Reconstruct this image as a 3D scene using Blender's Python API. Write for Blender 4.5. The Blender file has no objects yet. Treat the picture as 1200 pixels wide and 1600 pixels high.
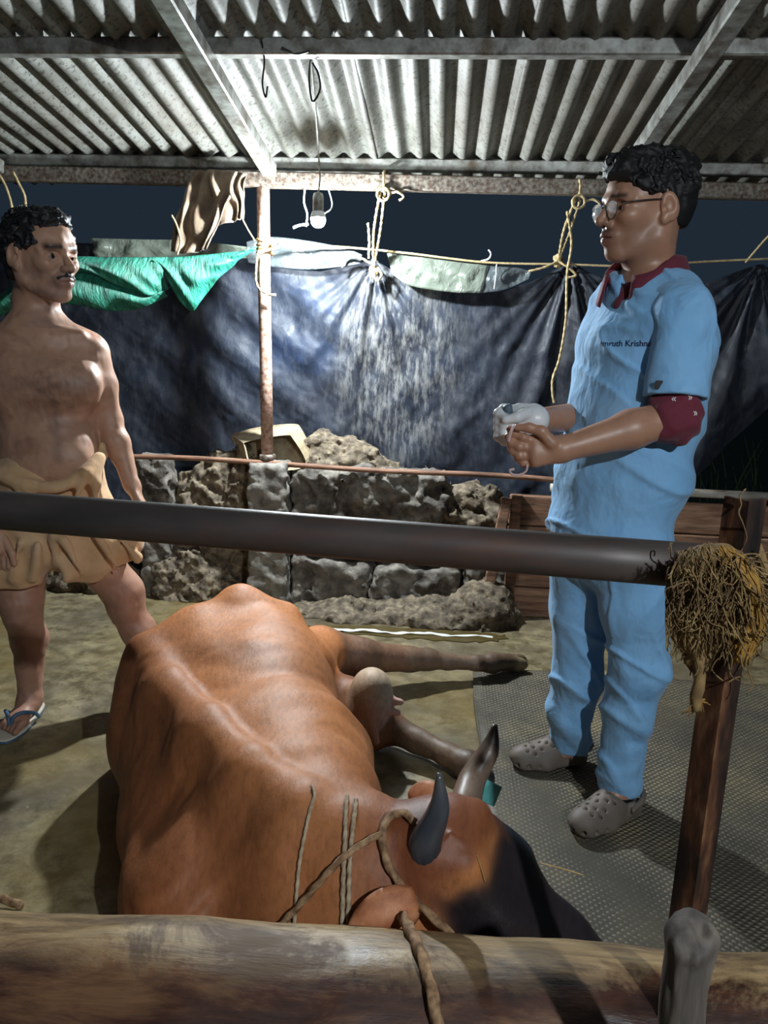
import bpy, bmesh, math, random
import numpy as np
from mathutils import Vector, Matrix
random.seed(7); RNG = np.random.default_rng(11)
S = bpy.context.scene
COL = S.collection

# ---------------------------------------------------------------- camera
FPX = 1202.0
CAM_PITCH, CAM_YAW, CAM_ROLL, CAM_H = 13.5, 3.9, 1.5, 1.36
_p, _y, _r = map(math.radians, (CAM_PITCH, CAM_YAW, CAM_ROLL))
_fw = np.array([-math.sin(_y)*math.cos(_p), math.cos(_y)*math.cos(_p), -math.sin(_p)])
_rt = np.array([math.cos(_y), math.sin(_y), 0.0])
_up = np.cross(_rt, _fw)
_R = _rt*math.cos(_r) + _up*math.sin(_r)
_U = _up*math.cos(_r) - _rt*math.sin(_r)
CPOS = np.array([0, 0, CAM_H])
cd = bpy.data.cameras.new('camera'); cam = bpy.data.objects.new('camera', cd); COL.objects.link(cam)
cd.sensor_fit = 'VERTICAL'; cd.sensor_height = 32.0; cd.lens = FPX*32.0/1600.0
cd.clip_start = 0.02; cd.clip_end = 100
cam.matrix_world = Matrix(((_R[0], _U[0], -_fw[0], CPOS[0]), (_R[1], _U[1], -_fw[1], CPOS[1]), (_R[2], _U[2], -_fw[2], CPOS[2]), (0, 0, 0, 1)))
S.camera = cam

def ray(px, py): return _R*(px-600)/FPX - _U*(py-800)/FPX + _fw
def Yp(px, py, y): d = ray(px, py); return CPOS + d*(y/d[1])          # point of the photo at depth y
def Zp(px, py, z=0.0): d = ray(px, py); return CPOS + d*((z-CPOS[2])/d[2])  # ... at height z

# ---------------------------------------------------------------- world, exposure
def srgb(r, g, b):
    f = lambda c: (c/255/12.92 if c/255 <= .04045 else ((c/255+.055)/1.055)**2.4)
    return (f(r), f(g), f(b))
W = bpy.data.worlds.new('night'); S.world = W; W.use_nodes = True
bg = W.node_tree.nodes['Background']; bg.inputs[0].default_value = (0.34, 0.55, 0.85, 1); bg.inputs[1].default_value = 0.024
S.view_settings.view_transform = 'Standard'; S.view_settings.look = 'None'
S.view_settings.exposure = 0.75; S.view_settings.gamma = 1.0; S.view_settings.use_curve_mapping = False
LAMP_POS = Yp(497, 342, 3.40)
LAMP_POWER = 3300.0          # emission strength of the visible bulb
LAMP2_POS = np.array([1.05, -0.70, 2.20])
LAMP2_POWER = 3000.0         # second bulb of the shed, over the feeding side beside the photographer

# ---------------------------------------------------------------- material helpers
class NT:
    def __init__(s, m): s.t = m.node_tree; s.n = s.t.nodes; s.l = s.t.links
    def node(s, typ, **kw):
        n = s.n.new(typ)
        for k, v in kw.items(): setattr(n, k, v)
        return n
    def set(s, n, **kw):
        for k, v in kw.items():
            k = k.replace('_', ' ')
            if isinstance(v, bpy.types.NodeSocket): s.l.new(v, n.inputs[k])
            else: n.inputs[k].default_value = v
        return n
    def coord(s, scale=(1, 1, 1), rot=(0, 0, 0), kind='Object'):
        tc = s.node('ShaderNodeTexCoord'); mp = s.node('ShaderNodeMapping')
        mp.inputs['Scale'].default_value = scale; mp.inputs['Rotation'].default_value = rot
        s.l.new(tc.outputs[kind], mp.inputs['Vector']); return mp.outputs[0]
    def noise(s, vec, scale, detail=5, rough=.55, dist=0.0):
        n = s.node('ShaderNodeTexNoise'); s.l.new(vec, n.inputs['Vector'])
        n.inputs['Scale'].default_value = scale; n.inputs['Detail'].default_value = detail
        n.inputs['Roughness'].default_value = rough; n.inputs['Distortion'].default_value = dist
        return n.outputs[0]
    def ramp(s, fac, stops, interp='LINEAR'):
        r = s.node('ShaderNodeValToRGB'); r.color_ramp.interpolation = interp
        e = r.color_ramp.elements
        while len(e) < len(stops): e.new(.5)
        for i, (p, c) in enumerate(stops):
            e[i].position = p; e[i].color = (*c, 1) if len(c) == 3 else c
        s.l.new(fac, r.inputs[0]); return r.outputs[0]
    def mix(s, fac, a, b, mode='MIX'):
        m = s.node('ShaderNodeMix', data_type='RGBA', blend_type=mode)
        for k, v in ((0, fac), (6, a), (7, b)):
            if isinstance(v, bpy.types.NodeSocket): s.l.new(v, m.inputs[k])
            else: m.inputs[k].default_value = v if k == 0 else (*v, 1)
        return m.outputs[2]
    def math(s, op, a, b=0.0):
        m = s.node('ShaderNodeMath', operation=op)
        for k, v in ((0, a), (1, b)):
            if isinstance(v, bpy.types.NodeSocket): s.l.new(v, m.inputs[k])
            else: m.inputs[k].default_value = v
        return m.outputs[0]
    def bump(s, h, strength, dist, prev=None):
        b = s.node('ShaderNodeBump'); s.l.new(h, b.inputs['Height'])
        b.inputs['Strength'].default_value = strength; b.inputs['Distance'].default_value = dist
        if prev is not None: s.l.new(prev, b.inputs['Normal'])
        return b.outputs[0]

def new_mat(name):
    m = bpy.data.materials.new(name); m.use_nodes = True
    t = NT(m); b = t.n['Principled BSDF']; return m, t, b

def mat_noise(name, stops, scale=8, stretch=(1, 1, 1), rough=.7, metal=0.0, bump=.3, bscale=40, bdist=.004, detail=6, spec=.5, grime=None, gscale=3, rough2=None, rot=(0, 0, 0), vcol=None, coat=0, sheen=0):
    """layered noise material; vcol mixes the mesh's own colour attribute with the noise"""
    m, t, b = new_mat(name)
    co = t.coord(stretch, rot)
    f = t.noise(co, scale, detail)
    col = t.ramp(f, stops)
    if vcol:
        a = t.node('ShaderNodeAttribute', attribute_name='Col')
        col = t.mix(vcol, a.outputs[0], col, 'MULTIPLY')
    if grime:
        g = t.noise(t.coord(stretch, rot), gscale, 6, .65)
        gm = t.ramp(g, [(grime[1], (0, 0, 0)), (grime[2], (1, 1, 1))])
        col = t.mix(gm, col, grime[0])
    t.l.new(col, b.inputs['Base Color'])
    if rough2 is None: b.inputs['Roughness'].default_value = rough
    else:
        rr = t.node('ShaderNodeMapRange'); t.l.new(t.noise(co, scale*.6, 4), rr.inputs[0])
        rr.inputs[1].default_value = .35; rr.inputs[2].default_value = .65; rr.inputs[3].default_value = rough; rr.inputs[4].default_value = rough2
        t.l.new(rr.outputs[0], b.inputs['Roughness'])
    b.inputs['Metallic'].default_value = metal; b.inputs['Specular IOR Level'].default_value = spec
    b.inputs['Coat Weight'].default_value = coat; b.inputs['Sheen Weight'].default_value = sheen
    if bump:
        nb = t.bump(t.noise(co, bscale, 6, .6), bump, bdist)
        t.l.new(nb, b.inputs['Normal'])
    return m

# ---------------------------------------------------------------- mesh helpers
WLOC = {}
def tag(o, label=None, cat=None, group=None, kind=None):
    if label: o['label'] = label
    if cat: o['category'] = cat
    if group: o['group'] = group
    if kind: o['kind'] = kind
    return o
def empty(name, loc, label=None, cat=None, group=None, kind=None):
    o = bpy.data.objects.new(name, None); COL.objects.link(o); o.location = loc; o.empty_display_size = .05
    WLOC[o] = np.array(loc, float); return tag(o, label, cat, group, kind)
def mk(name, V, Fc, mat, parent=None, smooth=True, cols=None, label=None, cat=None, group=None, kind=None, mats=None, fmat=None):
    """one mesh object from world-space vertices; its origin is its own base, or its parent's"""
    V = np.asarray(V, np.float32).reshape(-1, 3)
    org = WLOC[parent] if parent is not None else np.array([(V[:, 0].min()+V[:, 0].max())/2, (V[:, 1].min()+V[:, 1].max())/2, V[:, 2].min()])
    me = bpy.data.meshes.new(name)
    L = V - org.astype(np.float32)
    if isinstance(Fc, np.ndarray) and Fc.ndim == 2:
        n, k = Fc.shape
        me.vertices.add(len(L)); me.vertices.foreach_set('co', L.ravel())
        me.loops.add(n*k); me.loops.foreach_set('vertex_index', Fc.ravel().astype(np.int32))
        me.polygons.add(n); me.polygons.foreach_set('loop_start', np.arange(0, n*k, k, dtype=np.int32))
        me.update(calc_edges=True); me.validate()
    else:
        me.from_pydata(L.tolist(), [], [list(map(int, f)) for f in Fc]); me.update()
    if smooth: me.polygons.foreach_set('use_smooth', np.ones(len(me.polygons), bool))
    if cols is not None:
        at = me.color_attributes.new('Col', 'FLOAT_COLOR', 'POINT')
        c4 = np.ones((len(L), 4), np.float32); c4[:, :3] = cols; at.data.foreach_set('color', c4.ravel())
    for mm in (mats or [mat]): me.materials.append(mm)
    if fmat is not None: me.polygons.foreach_set('material_index', np.asarray(fmat, np.int32))
    o = bpy.data.objects.new(name, me); COL.objects.link(o)
    if parent is not None: o.parent = parent; WLOC[o] = org
    else: o.location = org; WLOC[o] = org
    return tag(o, label, cat, group, kind)

def catmull(P, n=8):
    P = np.asarray(P, float)
    if len(P) < 3: return P
    Q = np.vstack([2*P[0]-P[1], P, 2*P[-1]-P[-2]]); out = []
    for i in range(1, len(Q)-2):
        a, b, c, d = Q[i-1], Q[i], Q[i+1], Q[i+2]
        for t in np.linspace(0, 1, n, endpoint=False):
            out.append(.5*((2*b) + (c-a)*t + (2*a-5*b+4*c-d)*t*t + (3*b-a-3*c+d)*t**3))
    out.append(P[-1]); return np.array(out)
def tube(P, r, sides=8, lobes=0, twist=0.0, depth=.18, closed_ends=True):
    """tube along P; lobes/twist shape the strands of a laid rope"""
    P = np.asarray(P, float); n = len(P); r = np.broadcast_to(np.asarray(r, float), (n,))
    T = np.gradient(P, axis=0); T /= np.linalg.norm(T, axis=1)[:, None] + 1e-12
    ref = np.array([0, 0, 1.]) if abs(T[0][2]) < .9 else np.array([1., 0, 0])
    N = np.cross(T[0], ref); N /= np.linalg.norm(N); V = []; s = 0.0
    for i in range(n):
        N = N - T[i]*(N@T[i]); N /= np.linalg.norm(N) + 1e-12; B = np.cross(T[i], N)
        if i: s += np.linalg.norm(P[i]-P[i-1])
        for k in range(sides):
            a = 2*math.pi*k/sides
            rr = r[i]*(1 + (depth*math.cos(lobes*(a) - twist*s) if lobes else 0))
            V.append(P[i] + N*math.cos(a)*rr + B*math.sin(a)*rr)
    Fc = [(i*sides+k, i*sides+(k+1) % sides, (i+1)*sides+(k+1) % sides, (i+1)*sides+k) for i in range(n-1) for k in range(sides)]
    if closed_ends:
        Fc.append(tuple(reversed(range(sides)))); Fc.append(tuple((n-1)*sides+k for k in range(sides)))
    return V, Fc
def joined(parts):
    V, Fc = [], []
    for v, f in parts:
        o = len(V); V.extend([tuple(x) for x in v]); Fc.extend([tuple(i+o for i in q) for q in f])
    return V, Fc
def rope_geo(P, r, n=10, step=None):
    C = catmull(P, n)
    L = np.r_[0, np.cumsum(np.linalg.norm(np.diff(C, axis=0), axis=1))]
    m = max(6, int(L[-1]/(step or r*1.1))); s = np.linspace(0, L[-1], m)
    C = np.stack([np.interp(s, L, C[:, k]) for k in range(3)], 1)
    return tube(C, r, 12, 3, 1.1/r, .2)
def cord_geo(P, r, n=8, sides=6): return tube(catmull(P, n), r, sides)
def lathe(prof, c, sides=24, axis=(0, 0, 1)):
    ax = Vector(axis); q = Vector((0, 0, 1)).rotation_difference(ax); V = []
    for (r, h) in prof:
        for k in range(sides):
            a = 2*math.pi*k/sides; v = q @ Vector((r*math.cos(a), r*math.sin(a), h)); V.append((c[0]+v.x, c[1]+v.y, c[2]+v.z))
    n = len(prof)
    Fc = [(i*sides+k, i*sides+(k+1) % sides, (i+1)*sides+(k+1) % sides, (i+1)*sides+k) for i in range(n-1) for k in range(sides)]
    Fc.append(tuple(reversed(range(sides)))); Fc.append(tuple((n-1)*sides+k for k in range(sides))); return V, Fc
def beam(a, b, w, h, up=(0, 0, 1), bev=.004):
    """bevelled bar between a and b: w across, h along up"""
    a, b = np.array(a, float), np.array(b, float); d = b-a; L = np.linalg.norm(d); d /= L
    up = np.array(up, float); s = np.cross(d, up); s /= np.linalg.norm(s); u = np.cross(s, d)
    bm = bmesh.new(); bmesh.ops.create_cube(bm, size=1)
    for v in bm.verts: v.co = Vector((v.co.x*w, v.co.y*L, v.co.z*h))
    if bev: bmesh.ops.bevel(bm, geom=bm.edges[:], offset=bev, segments=1, affect='EDGES')
    c = (a+b)/2; V = [c + s*v.co.x + d*v.co.y + u*v.co.z for v in bm.verts]; Fc = [[v.index for v in f.verts] for f in bm.faces]
    bm.free(); return V, Fc
def box(lo, hi, bev=.004):
    lo, hi = np.array(lo, float), np.array(hi, float); m = (lo+hi)/2
    return beam((m[0], lo[1], m[2]), (m[0], hi[1], m[2]), hi[0]-lo[0], hi[2]-lo[2], bev=bev)
def grid_faces(nu, nv):
    i, j = np.meshgrid(np.arange(nu-1), np.arange(nv-1), indexing='ij'); a = (i*nv+j).ravel()
    return np.stack([a, a+nv, a+nv+1, a+1], 1)
def solid_sheet(P, th):
    """grid P[nu,nv,3] given a thickness th along its normals, closed"""
    nu, nv = P.shape[:2]
    du = np.gradient(P, axis=0); dv = np.gradient(P, axis=1); N = np.cross(du, dv); N /= np.linalg.norm(N, axis=2)[..., None]+1e-12
    A = (P+N*th/2).reshape(-1, 3); B = (P-N*th/2).reshape(-1, 3); o = nu*nv
    f = grid_faces(nu, nv); Fc = [tuple(q) for q in f] + [tuple(q[::-1]+o) for q in f]
    idx = np.arange(o).reshape(nu, nv)
    loop = list(idx[:, 0]) + list(idx[-1, 1:]) + list(idx[-2::-1, -1]) + list(idx[0, -2:0:-1])
    for a, b in zip(loop, loop[1:]+loop[:1]): Fc.append((a, a+o, b+o, b))
    return np.vstack([A, B]), Fc

# smooth pseudo-noise (sums of warped sines), good enough for folds and mud
class SNoise:
    def __init__(s, seed, n=10):
        r = np.random.default_rng(seed); d = r.normal(size=(n, 3)); s.d = d/np.linalg.norm(d, axis=1)[:, None]; s.f = r.uniform(.6, 1.7, n); s.p = r.uniform(0, 6.28, n)
    def __call__(s, x, y, z):
        o = 0; wx = .6*np.sin(1.3*y+.7*z); wy = .6*np.sin(1.1*z+.9*x)
        for d, f, p in zip(s.d, s.f, s.p): o = o + np.sin(f*(d[0]*(x+wx)+d[1]*(y+wy)+d[2]*z)*2.2+p)
        return o/len(s.d)**.5
SN = [SNoise(i) for i in range(8)]
def fbm(x, y, z, octs=4, seed=0, gain=.5):
    o = 0; a = 1; f = 1
    for k in range(octs): o = o + a*SN[(seed+k) % 8](x*f, y*f, z*f); a *= gain; f *= 2.1
    return o

# ---------------------------------------------------------------- implicit surfaces: bodies grow as one continuous skin
class Frame:
    """local frame: columns of M are the local axes in world space"""
    def __init__(s, o, M): s.o = np.array(o, float); s.M = np.array(M, float)
    def w(s, p): return s.o + s.M @ np.array(p, float)
def frame_from(o, fwd, up):
    f = np.array(fwd, float); f /= np.linalg.norm(f); u = np.array(up, float); l = np.cross(u, f); l /= np.linalg.norm(l); u = np.cross(f, l)
    return Frame(o, np.stack([f, l, u], 1))     # x forward, y left, z up
WF = Frame((0, 0, 0), np.eye(3))
class Body:
    def __init__(s): s.ops = []
    def add(s, bb, fn, k, col, mode): s.ops.append((np.array(bb[0]), np.array(bb[1]), fn, k, col, mode)); return s
    def cap(s, a, b, ra, rb, k=.02, col=None, mode='+', fr=WF):
        a, b = fr.w(a), fr.w(b); ab = b-a; L2 = max(ab@ab, 1e-12); m = max(ra, rb)
        def fn(X, Y, Z):
            px, py, pz = X-a[0], Y-a[1], Z-a[2]
            t = np.clip((px*ab[0]+py*ab[1]+pz*ab[2])/L2, 0, 1)
            return np.sqrt((px-t*ab[0])**2+(py-t*ab[1])**2+(pz-t*ab[2])**2) - (ra+(rb-ra)*t)
        return s.add((np.minimum(a, b)-m, np.maximum(a, b)+m), fn, k, col, mode)
    def chain(s, P, r, k=.02, col=None, mode='+', fr=WF):
        for i in range(len(P)-1): s.cap(P[i], P[i+1], r[i], r[i+1], k, col, mode, fr)
        return s
    def ell(s, c, r, k=.02, col=None, mode='+', fr=WF, M=None):
        """ellipsoid, radii r along the frame's axes (or the columns of M)"""
        c = fr.w(c); A = fr.M if M is None else (fr.M @ np.array(M, float)); r = np.array(r, float)
        ext = np.sqrt(((A*r)**2).sum(1))
        def fn(X, Y, Z):
            px, py, pz = X-c[0], Y-c[1], Z-c[2]
            u = (px*A[0, 0]+py*A[1, 0]+pz*A[2, 0])/r[0]; v = (px*A[0, 1]+py*A[1, 1]+pz*A[2, 1])/r[1]; w = (px*A[0, 2]+py*A[1, 2]+pz*A[2, 2])/r[2]
            k0 = np.sqrt(u*u+v*v+w*w); k1 = np.sqrt((u/r[0])**2+(v/r[1])**2+(w/r[2])**2)+1e-9
            return k0*(k0-1)/k1
        return s.add((c-ext, c+ext), fn, k, col, mode)
    def ecap(s, a, b, ra, rb, side, k=.03, col=None, mode='+', fr=WF):
        """elliptic tapered limb section: ra, rb = (half width along side, half depth)"""
        a, b = fr.w(a), fr.w(b); d = b-a; L = np.linalg.norm(d); d = d/L
        sd = fr.M @ np.array(side, float); sd = sd-d*(sd@d); sd /= np.linalg.norm(sd); ud = np.cross(d, sd); m = max(max(ra), max(rb))
        def fn(X, Y, Z):
            px, py, pz = X-a[0], Y-a[1], Z-a[2]
            ax = px*d[0]+py*d[1]+pz*d[2]; t = np.clip(ax/L, 0, 1)
            ru = ra[0]+(rb[0]-ra[0])*t; rv = ra[1]+(rb[1]-ra[1])*t
            u = (px*sd[0]+py*sd[1]+pz*sd[2]); v = (px*ud[0]+py*ud[1]+pz*ud[2]); w = ax-t*L; rw = np.minimum(ru, rv)
            k0 = np.sqrt((u/ru)**2+(v/rv)**2+(w/rw)**2)+1e-9; k1 = np.sqrt((u/ru**2)**2+(v/rv**2)**2+(w/rw**2)**2)+1e-9
            return k0*(k0-1)/k1
        return s.add((np.minimum(a, b)-m, np.maximum(a, b)+m), fn, k, col, mode)
    def echain(s, P, R, side, k=.04, col=None, mode='+', fr=WF):
        for i in range(len(P)-1): s.ecap(P[i], P[i+1], R[i], R[i+1], side, k, col, mode, fr)
        return s
    def rbox(s, c, h, rad=.01, k=.01, col=None, mode='+', fr=WF):
        c = fr.w(c); A = fr.M; h = np.array(h, float); ext = np.abs(A) @ h
        def fn(X, Y, Z):
            px, py, pz = X-c[0], Y-c[1], Z-c[2]
            q = [np.abs(px*A[0, i]+py*A[1, i]+pz*A[2, i])-h[i]+rad for i in range(3)]
            return np.sqrt(sum(np.maximum(e, 0)**2 for e in q)) + np.minimum(np.maximum(np.maximum(q[0], q[1]), q[2]), 0) - rad
        return s.add((c-ext, c+ext), fn, k, col, mode)
    def cut(s, point, normal, k=.004):
        """removes everything on the normal's side of the plane"""
        p = np.array(point, float); n = np.array(normal, float); n /= np.linalg.norm(n)
        s.ops.append((None, None, lambda X, Y, Z: -((X-p[0])*n[0]+(Y-p[1])*n[1]+(Z-p[2])*n[2]), k, None, '-')); return s
    def disp(s, lo, hi, fn): s.ops.append((np.array(lo, float) if lo is not None else None, np.array(hi, float) if hi is not None else None, fn, 0, None, 'd')); return s
    def build(s, vox, fine=(), pad=.02, default=(.5, .5, .5)):
        """vox: coarse step; fine: list of (lo, hi, step) boxes resolved finer"""
        adds = [o for o in s.ops if o[5] == '+']
        lo = np.min([o[0]-o[3]*.4 for o in adds], 0)-pad; hi = np.max([o[1]+o[3]*.4 for o in adds], 0)+pad
        ax = []
        for i in range(3):
            v = [lo[i]]
            while v[-1] < hi[i]:
                st = vox
                for (a, b, h) in fine:
                    if a[i] <= v[-1] <= b[i]: st = min(st, h)
                if len(v) > 1: st = min(st, (v[-1]-v[-2])*1.3)
                v.append(v[-1]+st)
            ax.append(np.array(v))
        F = np.full([len(a) for a in ax], 1e3, np.float32)
        for (a, b, fn, k, col, mode) in s.ops:
            if a is None: sl = [slice(0, len(x)) for x in ax]
            else:
                mg = k*1.05+vox*3
                sl = [slice(max(0, int(np.searchsorted(ax[i], a[i]-mg))-1), int(np.searchsorted(ax[i], b[i]+mg))+1) for i in range(3)]
            X, Y, Z = np.meshgrid(*[ax[i][sl[i]].astype(np.float32) for i in range(3)], indexing='ij', sparse=True)
            sub = F[sl[0], sl[1], sl[2]]
            if sub.size == 0: continue
            if mode == 'd':
                band = np.abs(sub) < .06
                d = np.broadcast_to(fn(X, Y, Z), sub.shape); F[sl[0], sl[1], sl[2]] = np.where(band, sub+d, sub); continue
            d = fn(X, Y, Z).astype(np.float32)
            if mode == '+':
                h = np.maximum(k-np.abs(sub-d), 0)/max(k, 1e-6); F[sl[0], sl[1], sl[2]] = np.minimum(sub, d)-h*h*k*.25
            else:
                d = -d; h = np.maximum(k-np.abs(sub-d), 0)/max(k, 1e-6); F[sl[0], sl[1], sl[2]] = np.maximum(sub, d)+h*h*k*.25
        V, Q = surface_nets(F, ax)
        cols = None
        if any(o[4] is not None for o in adds):
            wsum = np.zeros(len(V)); cols = np.zeros((len(V), 3)); X, Y, Z = V[:, 0], V[:, 1], V[:, 2]
            for (a, b, fn, k, col, mode) in s.ops:
                if col is None or mode == 'd': continue
                d = fn(X, Y, Z); w = np.exp(-np.maximum(np.abs(d) if mode == '-' else d, -.004)/.005); wsum += w; cols += w[:, None]*np.array(col)
            cols = np.where(wsum[:, None] > 1e-12, cols/np.maximum(wsum, 1e-12)[:, None], np.array(default))
        return V, Q, cols
def surface_nets(F, ax):
    nx, ny, nz = F.shape; ins = F < 0
    cnt = np.zeros((nx-1, ny-1, nz-1), np.int8)
    for dx in (0, 1):
        for dy in (0, 1):
            for dz in (0, 1): cnt += ins[dx:nx-1+dx, dy:ny-1+dy, dz:nz-1+dz]
    I, J, K = np.nonzero((cnt > 0) & (cnt < 8)); n = len(I)
    idx = np.full(cnt.shape, -1, np.int32); idx[I, J, K] = np.arange(n)
    cv = {}
    for c in range(8):
        dx, dy, dz = c & 1, c >> 1 & 1, c >> 2 & 1; cv[c] = F[I+dx, J+dy, K+dz].astype(np.float64)
    P = np.zeros((n, 3)); m = np.zeros(n)
    for a in range(8):
        for bit in (1, 2, 4):
            if a & bit: continue
            b = a | bit; va, vb = cv[a], cv[b]; cr = (va < 0) != (vb < 0)
            t = np.where(cr, va/np.where(va-vb == 0, 1e-9, va-vb), 0)
            for q, bt in enumerate((1, 2, 4)):
                base = 1.0 if a & bt else 0.0
                P[:, q] += np.where(cr, base + (t if bt == bit else 0), 0)
            m += cr
    P /= m[:, None]; V = np.empty((n, 3))
    for q, ii in enumerate((I, J, K)): V[:, q] = ax[q][ii] + P[:, q]*(ax[q][ii+1]-ax[q][ii])
    Q = []
    for q in range(3):
        a = ins[:-1, 1:-1, 1:-1] if q == 0 else ins[1:-1, :-1, 1:-1] if q == 1 else ins[1:-1, 1:-1, :-1]
        b = ins[1:, 1:-1, 1:-1] if q == 0 else ins[1:-1, 1:, 1:-1] if q == 1 else ins[1:-1, 1:-1, 1:]
        i, j, k = np.nonzero(a != b); flip = a[i, j, k]
        if q == 0: j, k = j+1, k+1; c = [(i, j-1, k-1), (i, j, k-1), (i, j, k), (i, j-1, k)]
        elif q == 1: i, k = i+1, k+1; c = [(i-1, j, k-1), (i-1, j, k), (i, j, k), (i, j, k-1)]
        else: i, j = i+1, j+1; c = [(i-1, j-1, k), (i, j-1, k), (i, j, k), (i-1, j, k)]
        qd = np.stack([idx[x] for x in c], 1); qd = np.where(flip[:, None], qd, qd[:, ::-1]); Q.append(qd)
    return V, np.vstack(Q)
def smooth_cols(base, V, masks):
    """paint colour regions: masks = [(weight array, colour)]"""
    c = np.array(base, float)
    for w, k in masks: w = np.clip(w, 0, 1)[:, None]; c = c*(1-w)+np.array(k)*w
    return c
def sstep(a, b, x): t = np.clip((x-a)/(b-a), 0, 1); return t*t*(3-2*t)
# ================================================================ materials of the place
M = {}
M['floor'] = None
def floor_mat():
    m, t, b = new_mat('wet_concrete')
    co = t.coord()
    n1 = t.noise(co, 2.2, 7, .62, .3); n2 = t.noise(co, 14, 8, .7); n3 = t.noise(co, 60, 4, .6)
    c = t.ramp(n1, [(.30, srgb(76, 66, 50)), (.44, srgb(116, 106, 86)), (.56, srgb(152, 140, 108)), (.70, srgb(100, 94, 82))])
    c = t.mix(t.ramp(n2, [(.42, (0, 0, 0)), (.62, (1, 1, 1))]), c, srgb(92, 82, 60), 'MIX')
    c = t.mix(t.ramp(n3, [(.62, (0, 0, 0)), (.75, (.6, .6, .6))]), c, srgb(160, 152, 130))
    moss = t.ramp(t.noise(co, 1.1, 5, .6), [(.48, (0, 0, 0)), (.64, (.7, .7, .7))]); c = t.mix(moss, c, srgb(124, 104, 58))
    t.l.new(c, b.inputs['Base Color'])
    t.l.new(t.ramp(t.noise(co, 1.7, 5, .6), [(.36, (.16,)*3), (.52, (.42,)*3), (.7, (.62,)*3)]), b.inputs['Roughness'])
    nb = t.bump(n2, .35, .006); nb = t.bump(n3, .25, .002, nb); t.l.new(nb, b.inputs['Normal']); return m
M['floor'] = floor_mat()
def mat_mat():
    m, t, b = new_mat('dimpled_rubber')
    co = t.coord((1, 1, 1)); v = t.node('ShaderNodeTexVoronoi'); v.feature = 'F1'; t.l.new(t.coord((1, 1.25, 1), (0, 0, .785)), v.inputs['Vector']); v.inputs['Scale'].default_value = 62; v.inputs['Randomness'].default_value = .08
    d = v.outputs['Distance']; dirt = t.noise(co, 3.5, 7, .65)
    c = t.ramp(dirt, [(.3, srgb(70, 66, 58)), (.5, srgb(116, 109, 93)), (.7, srgb(158, 142, 108))])
    c = t.mix(t.ramp(d, [(.25, (0, 0, 0)), (.6, (.8, .8, .8))]), c, srgb(62, 58, 50))
    t.l.new(c, b.inputs['Base Color']); b.inputs['Roughness'].default_value = .5
    h = t.ramp(d, [(.1, (1, 1, 1)), (.5, (0, 0, 0))]); t.l.new(t.bump(h, .9, .006), b.inputs['Normal']); return m
M['mat'] = mat_mat()
M['galv'] = mat_noise('galvanised_steel', [(.3, srgb(96, 92, 84)), (.5, srgb(150, 150, 144)), (.7, srgb(176, 178, 174))], 22, rough=.45, metal=.35, bump=.2, bscale=120, bdist=.001, grime=(srgb(86, 68, 52), .5, .72), gscale=9)
M['rustybeam'] = mat_noise('rust_freckled_steel', [(.35, srgb(70, 58, 48)), (.5, srgb(116, 106, 96)), (.68, srgb(146, 140, 130))], 60, rough=.55, metal=.3, bump=.3, bscale=160, bdist=.001, grime=(srgb(92, 66, 48), .52, .7), gscale=40)
M['pinkpole'] = mat_noise('rusting_painted_pole', [(.35, srgb(120, 84, 68)), (.5, srgb(176, 142, 124)), (.7, srgb(196, 180, 168))], 40, rough=.6, metal=.15, bump=.35, bscale=120, bdist=.0015)
M['sheet'] = None
def sheet_mat():
    m, t, b = new_mat('weathered_corrugated_sheet')
    co = t.coord(); n = t.noise(t.coord((1, .35, 1)), 9, 7, .65); sp = t.noise(co, 55, 6, .7); big = t.noise(t.coord((1, .5, 1)), 2.2, 4)
    c = t.ramp(n, [(.3, srgb(88, 86, 78)), (.5, srgb(124, 124, 116)), (.7, srgb(150, 152, 146))])
    c = t.mix(t.ramp(sp, [(.52, (0, 0, 0)), (.64, (.85, .85, .85))]), c, srgb(54, 46, 40))
    c = t.mix(t.ramp(big, [(.48, (0, 0, 0)), (.7, (.6, .6, .6))]), c, srgb(84, 70, 58))
    t.l.new(c, b.inputs['Base Color']); b.inputs['Roughness'].default_value = .6; b.inputs['Metallic'].default_value = .1
    t.l.new(t.bump(sp, .3, .003), b.inputs['Normal']); return m
M['sheet'] = sheet_mat()
M['mud'] = mat_noise('dung_and_mud', [(.3, srgb(52, 44, 36)), (.5, srgb(104, 92, 76)), (.7, srgb(150, 136, 112))], 26, rough=.75, bump=.8, bscale=70, bdist=.008, detail=8, spec=.4)
M['mudwall'] = mat_noise('mud_caked_block', [(.3, srgb(66, 60, 54)), (.5, srgb(108, 102, 94)), (.7, srgb(142, 136, 124))], 18, rough=.7, bump=.8, bscale=55, bdist=.008, detail=8, grime=(srgb(48, 42, 36), .5, .66), gscale=7)
M['concrete'] = mat_noise('bare_concrete', [(.3, srgb(84, 80, 74)), (.5, srgb(118, 114, 106)), (.7, srgb(146, 140, 130))], 20, rough=.75, bump=.6, bscale=60, bdist=.005)
M['plank'] = mat_noise('reddish_plank', [(.3, srgb(78, 50, 36)), (.5, srgb(136, 98, 76)), (.7, srgb(168, 132, 106))], 5, stretch=(1, 8, 8), rough=.7, bump=.5, bscale=20, bdist=.003, grime=(srgb(84, 70, 58), .5, .72), gscale=4)
M['darkground'] = mat_noise('night_ground', [(.3, srgb(18, 22, 14)), (.6, srgb(44, 54, 30)), (.8, srgb(60, 66, 40))], 12, rough=.9, bump=.6, bscale=40, bdist=.02)

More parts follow.
